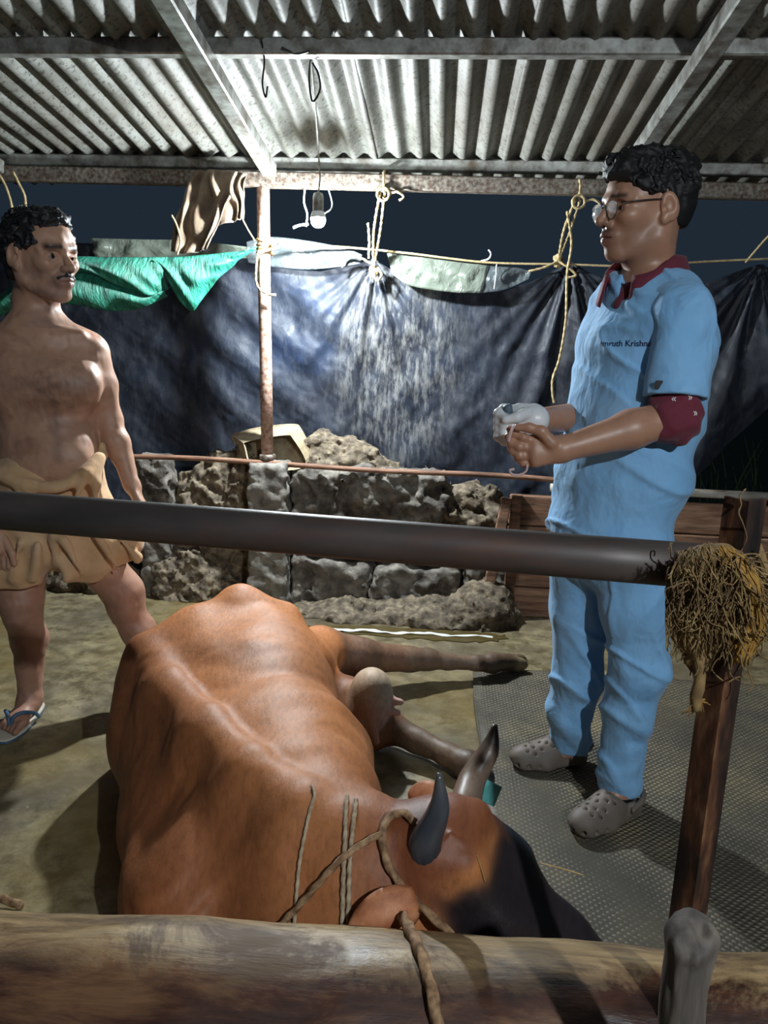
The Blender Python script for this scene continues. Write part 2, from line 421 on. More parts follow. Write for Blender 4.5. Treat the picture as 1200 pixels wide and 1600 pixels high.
# ================================================================ floor
def plane(name, x0, x1, y0, y1, z, mat, **kw): return mk(name, [(x0, y0, z), (x1, y0, z), (x1, y1, z), (x0, y1, z)], [(0, 1, 2, 3)], mat, smooth=False, **kw)
V, Fc = box((-3.2, -1.2, -.12), (3.2, 3.95, 0), .0)
mk('floor', V, Fc, M['floor'], smooth=False, kind='structure')
plane('ground', -14, 14, 3.9, 26, -.10, M['darkground'], kind='structure')
# rubber mat under the standing man, its left edge along x = .175
gx = np.linspace(.178, 2.3, 60); gy = np.linspace(1.15, 2.93, 80); X, Y = np.meshgrid(gx, gy, indexing='ij')
Zm = .011 + .003*fbm(X*2, Y*2, X*0, 2) + .002*np.sin(X*9+Y*3)
edge = np.minimum(1, (X-.178)/.05); P = np.stack([X+.004*np.sin(Y*9)*(1-edge), Y+.01*np.sin(X*4), Zm], 2)
V, Fc = solid_sheet(P, .012); mk('rubber_mat', V, Fc, M['mat'], label='grey dimpled rubber mat laid on the concrete under the man in blue', cat='mat')

# gutter water along the foot of the wall
M['water'] = new_mat('gutter_water')[0]; _b = M['water'].node_tree.nodes['Principled BSDF']
_b.inputs['Base Color'].default_value = (*srgb(86, 74, 44), 1); _b.inputs['Roughness'].default_value = .08
def puddle(name, pts, label):
    C = np.array([Zp(*p)[:2] for p in pts]); c = C.mean(0); C2 = catmull(np.vstack([C, C[:1]]), 6)[:-1]
    C2 = C2 + .012*np.stack([np.sin(np.arange(len(C2))*1.9), np.cos(np.arange(len(C2))*2.7)], 1)
    n = len(C2); V = [(x, y, .004) for x, y in C2] + [(c[0]+(x-c[0])*1.02, c[1]+(y-c[1])*1.02, -.002) for x, y in C2]
    Fc = [tuple(range(n))] + [(i, n+i, n+(i+1) % n, (i+1) % n) for i in range(n)]
    mk(name, V, Fc, M['water'], smooth=False, label=label, cat='puddle')
puddle('gutter_puddle', [(470, 978), (560, 978), (650, 983), (760, 990), (790, 998), (740, 1004), (640, 998), (540, 990), (475, 986)], 'long shiny puddle in the gutter along the mud wall')

M['milk'] = new_mat('white_liquid')[0]; _b = M['milk'].node_tree.nodes['Principled BSDF']; _b.inputs['Base Color'].default_value = (*srgb(226, 226, 220), 1); _b.inputs['Roughness'].default_value = .2
rw = np.random.default_rng(4); tk = np.linspace(0, 1, 60); up_ = [Zp(508+262*q, 982+13*q+1.2*math.sin(q*19)-.3-2.0*abs(math.sin(q*17+.6*math.sin(q*41)))*(1 if q < .74 else .45), .006) for q in tk]; lo_ = [Zp(508+262*q, 982+13*q+1.2*math.sin(q*19)+.4+2.4*abs(math.sin(q*23+1))*(1-.5*q), .006) for q in tk]
V = up_+lo_+[v-np.array([0, 0, .008]) for v in up_+lo_]; n = 60
Fc = [(i, n+i, n+i+1, i+1) for i in range(n-1)]+[(2*n+i, 2*n+i+1, 3*n+i+1, 3*n+i) for i in range(n-1)]+[(i, i+1, 2*n+i+1, 2*n+i) for i in range(n-1)]+[(n+i+1, n+i, 3*n+i, 3*n+i+1) for i in range(n-1)]
mk('white_trickle', V, Fc, M['milk'], smooth=False, label='thin bright white trickle of liquid in the gutter', cat='liquid')

# ================================================================ roof
BY, ZS0, SL = 3.6, 2.088, .155
def zs(y): return ZS0 + SL*(BY-y)
WAVE, AMP = .0925, .0165
roof = empty('ceiling', (0, BY, zs(BY)), kind='structure')
edges = [-2.72, -1.95, -1.178, -.344, .256, .98, 1.7, 2.45]
for i in range(len(edges)-1):
    a, b = edges[i]-.03, edges[i+1]+.03
    nx = int((b-a)/WAVE*10)+2; xs = np.linspace(a, b, nx); ys = np.array([-1.0, .2, 1.2, 1.9, 2.2, 2.5, 2.8, 3.1, 3.4, 3.7, 4.0])
    X, Y = np.meshgrid(xs, ys, indexing='ij')
    lift = .004*(i % 2) + .004*np.sin(Y*2.3+i*1.7)*np.sin(X*5+i)
    ph = RNG.uniform(-.6, .6)
    Z = zs(Y) + AMP*np.cos(2*math.pi*X/WAVE+ph) + lift
    V, Fc = solid_sheet(np.stack([X, Y, Z], 2), .0022)
    mk('roof_sheet', V, Fc, M['sheet'], roof)
# eave beam on the post, purlins and rafters
def bar(name, a, b, w, h, mat, label, cat, group=None, up=(0, 0, 1)):
    V, Fc = beam(a, b, w, h, up, .005); return mk(name, V, Fc, mat, smooth=False, label=label, cat=cat, group=group)
bar('eave_beam', (-2.6, BY, 1.997), (2.45, BY, 1.948), .06, .064, M['rustybeam'], 'rust-freckled square steel beam under the eave on the post', 'beam')
bar('roof_purlin', (-2.6, BY+.03, 2.055), (2.45, BY+.03, 2.048), .05, .05, M['galv'], 'grey steel purlin just above the rust-freckled eave beam', 'purlin')
bar('roof_purlin', (-2.6, 2.66, 2.206), (2.45, 2.66, 2.206), .05, .05, M['galv'], 'grey steel purlin crossing the roof near the top of the picture', 'purlin')
tilt = (0, SL, 1)
for x, lab in ((-.785, 'sloping steel rafter that ends above the slim post'), (.745, 'sloping steel rafter above the head of the man in blue'), (-2.02, 'sloping steel rafter at the far left edge of the roof')):
    bar('roof_rafter', (x, 1.0, 1.97+SL*(BY-1.0)+.04), (x, BY-.02, 1.97+.045), .062, .056, M['galv'], lab, 'rafter', up=tilt)

# ================================================================ post and back wall
V, Fc = tube([Yp(418, 722, BY), Yp(416, 600, BY), Yp(413, 450, BY), (Yp(411, 290, BY)[0], BY, 1.955)], .029, 16)
post = mk('steel_post', V, Fc, M['pinkpole'], label='slim round steel post with flaking pinkish paint under the eave beam', cat='post')
V, Fc = lathe([(.036, 0), (.04, .004), (.04, .02), (.034, .026)], Yp(418, 715, BY)-np.array([0, 0, .008]), 20); mk('collar', V, Fc, M['rustybeam'], post)

wall = empty('wall_back', (-.3, 3.68, 0), kind='structure')
def rough_block(name, lo, hi, mat, parent, amp=.012, fr=18, vox=.011, rad=.02, seed=0, **kw):
    lo, hi = np.array(lo), np.array(hi); b = Body(); b.rbox((lo+hi)/2, (hi-lo)/2, rad)
    b.disp(None, None, lambda X, Y, Z: amp*fbm(X*fr+seed, Y*fr, Z*fr, 3, seed, .6))
    V, Q, _ = b.build(vox, pad=.04); return mk(name, V, Q, mat, parent, **kw)
def xat(px, y=3.6, py=850): return Yp(px, py, y)[0]
def zat(py, y=3.6, px=600): return Yp(px, py, y)[2]
rough_block('pillar', (xat(214), 3.62, -.03), (xat(262), 3.78, zat(716, 3.62, 240)), M['mudwall'], wall, .008, 22, seed=1)
rough_block('pillar', (xat(392), 3.52, -.03), (xat(452), 3.70, zat(724, 3.55, 420)), M['concrete'], wall, .006, 25, seed=2)
rough_block('wall_block', (xat(456), 3.60, zat(872)), (xat(692), 3.76, zat(735)), M['mudwall'], wall, .015, 14, seed=3)
rough_block('wall_block', (xat(456), 3.58, -.03), (xat(578), 3.76, zat(880)), M['mudwall'], wall, .014, 14, seed=4)
rough_block('wall_block', (xat(586), 3.56, -.03), (xat(720), 3.76, zat(884)), M['mudwall'], wall, .014, 14, seed=5)
rough_block('wall_block', (xat(724), 3.60, -.03), (xat(800), 3.76, zat(880)), M['mudwall'], wall, .014, 14, seed=6)
# dung heaps
def heap(name, blobs, label, amp=.016, fr=16, vox=.011, seed=0):
    b = Body()
    for c, r in blobs: b.ell(c, r, .06)
    b.disp(None, None, lambda X, Y, Z: amp*fbm(X*fr+seed, Y*fr, Z*fr, 4, seed, .62)); b.cut((0, 0, -.01), (0, 0, -1))
    V, Q, _ = b.build(vox, pad=.05); return mk(name, V, Q, M['mud'], label=label, cat='dung heap')
A = np.array
heap('dung_heap', [(A([xat(350), 3.78, .45]), (.3, .12, .28)), (A([xat(385), 3.75, .62]), (.13, .1, .16)), (A([xat(320), 3.8, .2]), (.3, .12, .25))], 'sloping dung heap between the two concrete pillars', seed=1)
heap('dung_heap', [(A([xat(530), 3.76, .70]), (.19, .09, .14)), (A([xat(490), 3.75, .68]), (.12, .08, .16)), (A([xat(560), 3.75, .62]), (.25, .08, .12))], 'pale dung heap piled on top of the mud wall beside the pan', seed=2)
heap('dung_heap', [(A([xat(735), 3.74, .50]), (.15, .12, .12)), (A([xat(765), 3.72, .42]), (.13, .12, .14)), (A([xat(700), 3.72, .50]), (.08, .1, .1))], 'crumbly dung heap on the wall next to the planks', seed=3)
heap('dung_heap', [(A([xat(560, 3.45), 3.54, -.02]), (.36, .17, .08)), (A([xat(680, 3.45), 3.52, -.02]), (.32, .17, .11)), (A([xat(765, 3.45), 3.52, .0]), (.17, .16, .19))], 'low bank of dark mud along the foot of the wall', .010, 22, seed=4)
heap('dung_heap', [(A([xat(285), 3.66, .03]), (.2, .1, .19)), (A([xat(320), 3.68, .02]), (.16, .1, .15)), (A([xat(130), 3.7, .02]), (.35, .1, .12))], 'clods of dung at the foot of the mud pillar by the bare-chested man', .018, 18, seed=5)
# thin rail running along the wall top
V, Fc = tube(catmull([Yp(120, 712, 3.58), Yp(300, 716, 3.58), Yp(480, 728, 3.57), Yp(600, 736, 3.56), Yp(760, 742, 3.54), Yp(900, 752, 3.52)], 6), .0125, 10)
mk('wall_rail', V, Fc, M['plank'], label='thin muddy rail running along the top of the mud wall', cat='rail')
V, Fc = tube([Yp(860, 762, 3.60), Yp(1040, 768, 3.6), Yp(1240, 778, 3.6)], .02, 10)
mk('wall_rail', V, Fc, mat_noise('peeling_white_rail', [(.4, srgb(110, 90, 72)), (.55, srgb(176, 168, 156)), (.7, srgb(205, 200, 190))], 18, stretch=(.3, 1, 1), rough=.7), label='pale peeling rail above the planks at the right edge', cat='rail')
# plank partition at the right
part = empty('plank_partition', (xat(840, 3.58), 3.60, 0), 'reddish brown plank partition of the manger behind the man in blue', 'partition')
def plank(a, b, w, h): V, Fc = beam(a, b, w, h, bev=.006); mk('plank', V, Fc, M['plank'], part, smooth=False)
x0, x1 = xat(792, 3.6), xat(1260, 3.6); zt = zat(772, 3.6, 840)
nrow = 4
for k in range(nrow):
    z0 = zt*(k+.0)/nrow; z1 = zt*(k+1)/nrow-.006
    plank((x0, 3.60+.004*(k % 2), (z0+z1)/2), (x1, 3.60+.004*(k % 2), (z0+z1)/2-.01), .028, z1-z0)
V, Fc = beam(Yp(756, 955, 3.50), Yp(792, 778, 3.565), .05, .03, up=(0, 1, 0)); mk('brace', V, Fc, M['plank'], part, smooth=False)
V, Fc = beam((x0+.02, 3.575, .0), (x0+.03, 3.575, zt), .05, .03, up=(0, 1, 0)); mk('stile', V, Fc, M['plank'], part, smooth=False)

# ================================================================ tarpaulin behind the wall
TY = 3.92
peaks = [(585, 410), (890, 412), (1192, 414)]
top_px = [(-60, 372), (60, 376), (140, 380), (250, 382), (330, 392), (400, 408), (440, 418), (500, 424), (550, 414), (585, 404), (615, 424), (660, 446), (720, 458), (780, 456), (830, 440), (870, 420), (890, 408), (915, 424), (960, 446), (1020, 458), (1090, 448), (1150, 424), (1192, 412), (1240, 430), (1330, 450)]
tx = np.array([Yp(a, b, TY)[0] for a, b in top_px]); tz = np.array([Yp(a, b, TY)[2] for a, b in top_px])
bot_px = [(-60, 800), (700, 800), (1040, 800), (1085, 752), (1130, 705), (1200, 640), (1330, 560)]
bx = np.array([Yp(a, b, TY)[0] for a, b in bot_px]); bz = np.array([Yp(a, b, TY)[2] for a, b in bot_px])
nu, nv = 420, 150
u = np.linspace(tx[0], tx[-1], nu); top = np.interp(u, tx, tz); bot = np.minimum(np.interp(u, bx, bz), top-.05)
vv = np.linspace(0, 1, nv); XX = np.repeat(u[:, None], nv, 1); ZZ = top[:, None]*(1-vv)+bot[:, None]*vv
DY = np.zeros_like(XX)
for (px, py) in peaks:
    p = Yp(px, py, TY); dx = XX-p[0]; dz = p[2]-ZZ+.02; r = np.sqrt(dx*dx+dz*dz)+.01; th = np.arctan2(dx, dz)
    env = np.exp(-(th/.75)**2)*np.exp(-r/.55)*np.minimum(1, r/.05)
    DY += env*(.030*np.cos(th*14+.8*np.sin(th*5)) + .016*np.cos(th*31+2))
    XX += -.0*dx
DY += .016*np.sin(XX*4+1.5*ZZ+.8*np.sin(ZZ*3)) + .008*fbm(XX*5-ZZ*2, ZZ*3, XX*0, 3, 2) + .0025*fbm(XX*22+ZZ*9, ZZ*18, XX*0, 2, 4)
diag = np.exp(-((XX-(-1.0))/.55)**2); DY += diag*.014*np.sin((XX*1.0+ZZ*1.1)*17+np.sin(ZZ*5))   # slanting creases at the left
right = sstep(.9, 1.5, XX); DY += right*.03*np.sin((XX-ZZ*.9)*9)
def tarp_mat():
    m, t, b = new_mat('dirty_blue_tarpaulin')
    co = t.coord(); n1 = t.noise(co, 1.6, 6, .6, .5); sp = t.noise(t.coord((1.6, 1, .6)), 22, 8, .72); fine = t.noise(co, 90, 5, .7)
    c = t.ramp(n1, [(.32, srgb(26, 28, 36)), (.47, srgb(36, 40, 50)), (.6, srgb(36, 43, 56)), (.78, srgb(32, 52, 88))])
    dust = t.ramp(sp, [(.48, (0, 0, 0)), (.74, (.5, .5, .5))]); c = t.mix(dust, c, srgb(72, 76, 82))
    spl = t.ramp(fine, [(.66, (0, 0, 0)), (.74, (.8, .8, .8))]); c = t.mix(spl, c, srgb(112, 110, 106))
    # dried splash of whitewash and mud on the middle panel
    tc = t.node('ShaderNodeTexCoord'); g = t.node('ShaderNodeTexGradient', gradient_type='SPHERICAL'); mp = t.node('ShaderNodeMapping'); t.l.new(tc.outputs['Object'], mp.inputs[0])
    mp.inputs['Location'].default_value = SPL; mp.inputs['Scale'].default_value = (2.6, .01, 1.35)
    t.l.new(mp.outputs[0], g.inputs[0])
    msk = t.math('MULTIPLY', t.ramp(g.outputs[1], [(.05, (0, 0, 0)), (.5, (1, 1, 1))]), t.ramp(t.noise(t.coord((1.5, 1, .35)), 20, 8, .75), [(.46, (0, 0, 0)), (.62, (1, 1, 1))]))
    c = t.mix(msk, c, srgb(112, 112, 110))
    t.l.new(c, b.inputs['Base Color'])
    t.l.new(t.ramp(sp, [(.4, (.42,)*3), (.7, (.75,)*3)]), b.inputs['Roughness']); b.inputs['Specular IOR Level'].default_value = .35
    nb = t.bump(t.noise(t.coord((1, 1, .6), (0, .5, 0)), 16, 6, .6, .6), .2, .02); nb = t.bump(fine, .3, .003, nb); t.l.new(nb, b.inputs['Normal']); return m
P = np.stack([XX, TY+DY, ZZ], 2)
_sc = Yp(622, 560, TY); _o = A([(XX.min()+XX.max())/2, 0, ZZ.min()]); SPL = (-(_sc[0]-_o[0])*2.6, 0, -(_sc[2]-_o[2])*1.35)
V, Fc = solid_sheet(P, .002)
mk('blue_tarpaulin', V, Fc, tarp_mat(), label='large dirty dark blue tarpaulin hung as the back screen of the shed', cat='tarpaulin')
# ================================================================ lamps
def emit_mat(name, strength, col=(.86, .95, 1)):
    m, t, b = new_mat(name); b.inputs['Emission Color'].default_value = (*col, 1); b.inputs['Emission Strength'].default_value = strength
    b.inputs['Base Color'].default_value = (.9, .9, .9, 1); return m
M['white_plastic'] = mat_noise('white_plastic', [(.3, srgb(200, 204, 208)), (.7, srgb(226, 228, 230))], 10, rough=.4, bump=0)
M['wire'] = mat_noise('dusty_wire', [(.3, srgb(120, 116, 108)), (.7, srgb(180, 176, 166))], 30, rough=.7, bump=0)
def hang_lamp(name, pos, power, top, label):
    root = empty(name, pos, label, 'lamp'); p = A(pos)
    prof = [(.004, -.036), (.014, -.0335), (.023, -.027), (.029, -.016), (.031, -.002), (.0305, .003)]
    V, Fc = lathe(prof, p, 28); mk('bulb_dome', V, Fc, emit_mat(name+'_glow', power), root)
    V, Fc = lathe([(.0312, .003), (.0325, .005), (.0325, .010), (.026, .028), (.016, .034)], p, 28); mk('bulb_body', V, Fc, M['white_plastic'], root)
    V, Fc = lathe([(.021, .027), (.023, .03), (.023, .085), (.019, .1), (.008, .105)], p, 20); mk('socket', V, Fc, M['galv'], root)
    V, Fc = cord_geo([p+A([0, 0, .1])] + [A(q) for q in top], .0035); mk('cord', V, Fc, M['wire'], root)
    return root
lp = A(LAMP_POS)
lamp = hang_lamp('hanging_bulb', LAMP_POS, LAMP_POWER, [Yp(500, 280, 3.46), Yp(499, 262, 3.42), Yp(495, 200, 3.2), Yp(487, 110, 2.85), Yp(484, 60, 2.7)], 'glowing bare white bulb hanging from a wire below the eave beam')
hang_lamp('hanging_bulb', LAMP2_POS, LAMP2_POWER, [LAMP2_POS+A([0, 0, .3]), (LAMP2_POS[0], LAMP2_POS[1], zs(LAMP2_POS[1])-.02)], 'bare bulb hanging over the feeding side outside the view')
# ================================================================ the cow, lying on her right hip, head towards the log
BR, BRD, BLK, PINK, CREAM = srgb(196, 126, 76), srgb(136, 84, 54), srgb(42, 36, 39), srgb(226, 182, 168), srgb(222, 202, 174)
GREYLEG = srgb(110, 88, 70)
def cow():
    b = Body()
    hook = Zp(374, 922, .52); sac = Zp(229, 1004, .42)
    ridge = [sac, Zp(268, 1052, .43), Zp(330, 1116, .445), Zp(400, 1180, .45), Zp(480, 1232, .44), Zp(560, 1264, .42), Zp(625, 1285, .41)]
    # trunk: bony spine ridge at the top, broad left flank, steep right side
    lf0 = A([.78, .62, 0]); up0 = A([0, 0, 1.])
    W_ = [.20, .24, .255, .19, .115, .095, .085]; H_ = [.17, .19, .20, .20, .18, .15, .12]; O_ = [.13, .15, .16, .10, .015, -.015, -.02]
    cen = [A([p[0], p[1], 0]) + lf0*o + up0*h for p, o, h in zip(ridge, O_, H_)]
    for i in range(len(cen)-1): b.ecap(cen[i], cen[i+1], (W_[i], H_[i]), (W_[i+1], H_[i+1]), lf0, .1, BR)
    bw = [.175, .195, .195, .14, .08]; bo = [.19, .195, .185, .11, .02]; bh = [.23, .235, .235, .22, .2]; bz = [.20, .205, .205, .20, .17]
    bc = [A([p[0], p[1], h_]) + lf0*o for p, o, h_ in zip(ridge, bo, bh)]
    for i in range(4): b.ecap(bc[i], bc[i+1], (bw[i], bz[i]), (bw[i+1], bz[i+1]), lf0, .07, BR)
    sl = A([.78, .62, -.38]); sl /= np.linalg.norm(sl); so = [.15, .16, .165, .12, .06, .02, .0]; sw = [.14, .16, .165, .13, .075, .05, .035]
    slab = [p + sl*o - A([0, 0, .075]) for p, o in zip(ridge, so)]
    for i in range(len(slab)-1): b.ecap(slab[i], slab[i+1], (sw[i], .06), (sw[i+1], .06), sl, .09, BR)
    r = [.022, .018, .018, .02, .024, .04, .055]
    for i in range(len(ridge)-1): b.cap(ridge[i]-A([0, 0, r[i]]), ridge[i+1]-A([0, 0, r[i+1]]), r[i], r[i+1], .035, BR)
    # near side falling away below the ridge
    nr = [p + A([0, 0, -.16]) - lf0*.03 for p in ridge]
    for i in range(len(nr)-1): b.ecap(nr[i], nr[i+1], (.06, .15), (.06, .15), lf0, .06, BR)
    # pelvis: hook bone, the ridge to the sacrum and the rump behind
    mid = hook*.5+sac*.5
    b.cap(hook-A([0, 0, .034]), mid-A([0, 0, .05]), .034, .05, .1, BR); b.ell(A([-.66, 2.12, .33]), (.16, .16, .125), .1, BR)
    b.cap(hook-A([.0, 0, .05]), Zp(440, 968, .40), .04, .06, .1, BR)
    b.cap(mid-A([0, 0, .05]), sac-A([0, 0, .03]), .05, .026, .09, BR)
    b.ell(A([-.52, 2.24, .30]), (.16, .15, .18), .1, BR)
    b.ell(A([-.45, 2.06, .28]), (.17, .2, .18), .12, BR)
    b.ell(A([-.70, 2.26, .22]), (.17, .15, .19), .1, BR)
    # right flank bulging to the left on the floor
    b.ell(A([-.83, 2.02, .17]), (.09, .16, .16), .1, BR)
    b.ell(A([-.68, 1.78, .12]), (.10, .2, .13), .14, BR)
    b.ell(A([-.58, 1.56, .12]), (.10, .2, .13), .14, BR)
    # right shoulder and brisket
    b.ell(A([-.48, 1.38, .14]), (.13, .16, .16), .12, BR)
    b.ell(A([-.42, 1.27, .09]), (.17, .08, .10), .06, BR)
    # neck
    b.chain([A([-.24, 1.36, .25]), A([-.12, 1.33, .26]), A([.0, 1.34, .285])], [.125, .11, .10], .09, BR)
    b.chain([A([-.2, 1.3, .16]), A([-.02, 1.29, .22])], [.13, .085], .08, BR)
    b.chain([A([-.3, 1.26, .10]), A([-.1, 1.24, .12])], [.07, .05], .06, BR)
    # upper hind leg (her left): thigh, stifle, hock, cannon, fetlock, hoof
    th = [A([-.44, 2.36, .24]), Zp(500, 1018, .19), Zp(560, 1026, .15), Zp(640, 1029, .11)]
    b.chain(th[:2], [.13, .085], .06, BR); b.chain(th[1:], [.085, .064, .048], .05, srgb(124, 90, 68))
    b.chain([Zp(640, 1031, .11), Zp(668, 1030, .10), Zp(700, 1034, .085), Zp(745, 1036, .075), Zp(768, 1036, .068)], [.047, .042, .03, .029, .038], .02, GREYLEG)
    b.chain([Zp(768, 1036, .068), Zp(795, 1034, .055)], [.038, .034], .02, GREYLEG)
    for dy in (-.02, .02):
        h0 = Zp(792, 1033, .05)+A([0, dy, 0]); b.ell(h0+A([.035, 0, -.002]), (.05, .019, .032), .012, srgb(150, 132, 100))
    # lower hind leg, folded forward from under the udder
    b.chain([A([-.28, 2.35, .12]), Zp(560, 1140, .09), Zp(602, 1134, .085)], [.10, .07, .06], .05, BRD)
    b.chain([Zp(602, 1134, .085), Zp(650, 1156, .065), Zp(700, 1180, .06), Zp(732, 1196, .055)], [.052, .038, .035, .045], .02, GREYLEG)
    b.chain([Zp(732, 1196, .055), Zp(745, 1206, .05), Zp(756, 1216, .045)], [.042, .036, .034], .02, BLK)
    # left foreleg folded under the chest
    b.chain([A([-.16, 1.5, .16]), A([-.08, 1.62, .07]), A([-.1, 1.78, .05])], [.08, .055, .045], .05, BRD)
    # head: poll to muzzle, nose pointing right and down
    hf = Frame(Zp(700, 1300, .40), np.eye(3))
    poll = Zp(718, 1302, .40); muz = Zp(950, 1500, .14); d = muz-poll; L = np.linalg.norm(d); d /= L
    lat = A([.12, .9, .30]); lat -= d*(lat@d); lat /= np.linalg.norm(lat); upf = np.cross(d, lat); upf = upf if upf[2] > 0 else -upf
    H = Frame(poll, np.stack([d, lat, upf], 1)); k = L
    b.ecap((.0, 0, -.06), (.38*k, .008, -.075), (.104, .085), (.122, .09), (0, 1, 0), .05, BLK, fr=H)
    b.ecap((.36*k, .008, -.075), (.80*k, .004, -.055), (.110, .08), (.070, .058), (0, 1, 0), .05, BLK, fr=H)
    b.ecap((.78*k, 0, -.055), (.96*k, 0, -.05), (.064, .058), (.066, .05), (0, 1, 0), .04, BLK, fr=H)
    b.ell((.02, 0, -.01), (.07, .085, .045), .05, BR, fr=H)          # poll tuft
    b.cap((.18*k, -.07, -.03), (.40*k, -.078, -.04), .03, .026, .03, BLK, fr=H)  # brow ridges
    b.cap((.18*k, .085, -.03), (.42*k, .100, -.04), .03, .028, .03, BLK, fr=H)
    b.ell((.22*k, -.02, -.12), (.14, .075, .09), .05, BLK, fr=H)      # jaw
    for s in (-1, 1):
        b.ell((.41*k, s*.088, -.066), (.03, .018, .018), .008, srgb(20, 15, 14), fr=H)
        b.cap((.36*k, s*.09, -.052), (.47*k, s*.085, -.055), .008, .006, .006, BLK, fr=H)
        b.cap((.36*k, s*.092, -.083), (.46*k, s*.088, -.082), .006, .005, .006, BLK, fr=H)
        b.ell((.93*k, s*.045, -.03), (.02, .012, .012), .008, BLK, '-', fr=H)
    b.cap(H.w((.0, -.06, -.06)), Zp(668, 1338, .385), .05, .036, .03, srgb(96, 60, 42))      # horn base
    b.ell((.50*k, 0, .085), (.17, .07, .085), .05, None, '-', fr=H)      # dished forehead
    b.cap((.02, -.06, .012), (.02, .06, .012), .022, .022, .03, BR, fr=H)   # poll ridge
    b.cap((.45*k, -.095, -.095), (.68*k, -.075, -.085), .016, .010, .02, BLK, fr=H)   # cheek line
    for q in range(4):  # folds behind the near horn
        b.cap((-.035+.016*q, -.045, .028), (-.025+.018*q, -.095, -.02), .0075, .006, .010, BR, fr=H)
    for q in range(5):  # skin creases between horn and eye
        b.cap((.10*k+.017*q, -.096, -.02), (.12*k+.017*q, -.102, -.085), .0035, .003, .006, BLK, '-', fr=H)
    # udder and teats
    ud = Zp(580, 1088, .21)
    b.ell(ud+A([.0, .02, 0]), (.070, .08, .085), .05, CREAM)
    b.ell(Zp(578, 1112, .17), (.045, .05, .055), .04, PINK)
    for (a, c) in (((596, 1107, .18), (622, 1114, .165)), ((598, 1092, .20), (626, 1097, .195)), ((580, 1130, .15), (588, 1160, .10)), ((564, 1130, .15), (566, 1150, .11))):
        b.cap(Zp(*a), Zp(*c), .019, .0125, .012, PINK)
    # ribs and hollow of the flank
    ax = A([.54, -.84, 0]); lf = A([.84, .54, 0])
    def ribs(X, Y, Z):
        s = (X+.45)*ax[0]+(Y-1.75)*ax[1]; q = (X+.45)*lf[0]+(Y-1.75)*lf[1]
        return .0022*np.sin(s*62+q*3)*np.exp(-(s/.30)**2)*sstep(-.02, .12, q) + .0016*fbm(X*13, Y*13, Z*13, 2, 3)
    b.disp((-1.2, 1.1, 0), (.0, 2.6, .7), ribs)
    # wrinkles on the near side of the neck and shoulder
    b.disp((-.75, 1.0, 0), (0, 1.6, .45), lambda X, Y, Z: .0028*np.sin(X*70+8*np.sin(Z*14)+Y*25)*sstep(.42, .25, Z)*sstep(1.62, 1.5, Y)*sstep(-.72, -.62, X))
    b.cut((0, 0, .004), (0, 0, -1), .01)
    V, Q, C = b.build(.009, fine=[((-.05, 1.05, 0), (.45, 1.5, .6), .0055), ((-.3, 2.1, 0), (.45, 3.1, .35), .008)], default=BR)
    # coat: redder near side and shoulder with shade painted in, darker belly line, black-brown face with brown poll
    X, Y, Z = V.T
    n = fbm(X*9, Y*9, Z*9, 3, 1); n2 = fbm(X*4, Y*4, Z*4, 3, 5)
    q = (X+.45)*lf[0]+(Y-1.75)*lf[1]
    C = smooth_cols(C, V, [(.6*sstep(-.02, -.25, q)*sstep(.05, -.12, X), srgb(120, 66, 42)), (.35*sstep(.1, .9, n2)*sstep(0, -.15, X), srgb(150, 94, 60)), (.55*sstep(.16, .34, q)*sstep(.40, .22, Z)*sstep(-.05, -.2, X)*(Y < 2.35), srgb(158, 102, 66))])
    hl = (V-poll) @ H.M
    brow = sstep(.20*k, .06*k, hl[:, 0]+.035*n+.25*np.maximum(0, hl[:, 1]))*sstep(-.13, -.05, hl[:, 2]+.02*n)*sstep(-.125, -.075, hl[:, 1]-.25*np.maximum(0, hl[:, 0]-.02)+.02*n)*(X > -.06)*(Z > .2)
    C = smooth_cols(C, V, [(brow*.95, srgb(138, 80, 48)), (.9*sstep(.05, -.05, hl[:, 0])*sstep(-.22, -.02, X)*(Y < 1.7), srgb(126, 70, 42))])
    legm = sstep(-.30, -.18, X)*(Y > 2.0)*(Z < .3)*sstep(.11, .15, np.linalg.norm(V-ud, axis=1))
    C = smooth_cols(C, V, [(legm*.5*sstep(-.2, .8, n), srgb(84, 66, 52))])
    root = empty('cow', (-.45, 1.8, 0), 'reddish brown horned cow with a black face lying on the concrete floor', 'cow')
    m, t, bb = new_mat('cow_hide'); a = t.node('ShaderNodeAttribute', attribute_name='Col')
    hair = t.noise(t.coord((1, 1, 1)), 160, 4, .6); hair2 = t.noise(t.coord((2.2, 1, 1.4), (0, 0, .6)), 34, 6, .65)
    col = t.mix(.6, a.outputs[0], t.ramp(hair2, [(.3, (.55, .52, .5)), (.55, (1, 1, 1)), (.75, (1.12, 1.08, 1.0))]), 'MULTIPLY')
    t.l.new(col, bb.inputs['Base Color']); bw_ = t.node('ShaderNodeRGBToBW'); t.l.new(a.outputs[0], bw_.inputs[0]); t.l.new(t.ramp(bw_.outputs[0], [(.02, (.36,)*3), (.12, (.56,)*3)]), bb.inputs['Roughness']); bb.inputs['Specular IOR Level'].default_value = .45
    nb = t.bump(hair, .2, .002); nb = t.bump(hair2, .3, .005, nb); t.l.new(nb, bb.inputs['Normal'])
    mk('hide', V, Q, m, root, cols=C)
    # horns
    mh = mat_noise('horn', [(.3, srgb(40, 40, 44)), (.55, srgb(74, 76, 82)), (.75, srgb(104, 98, 90))], 7, stretch=(1, 1, .6), rough=.25, bump=.3, bscale=60, bdist=.002)
    mh2 = mat_noise('brown_horn', [(.3, srgb(84, 70, 60)), (.55, srgb(134, 112, 96)), (.75, srgb(160, 140, 122))], 7, stretch=(1, 1, .6), rough=.4, bump=.4, bscale=60, bdist=.003, vcol=1.0)
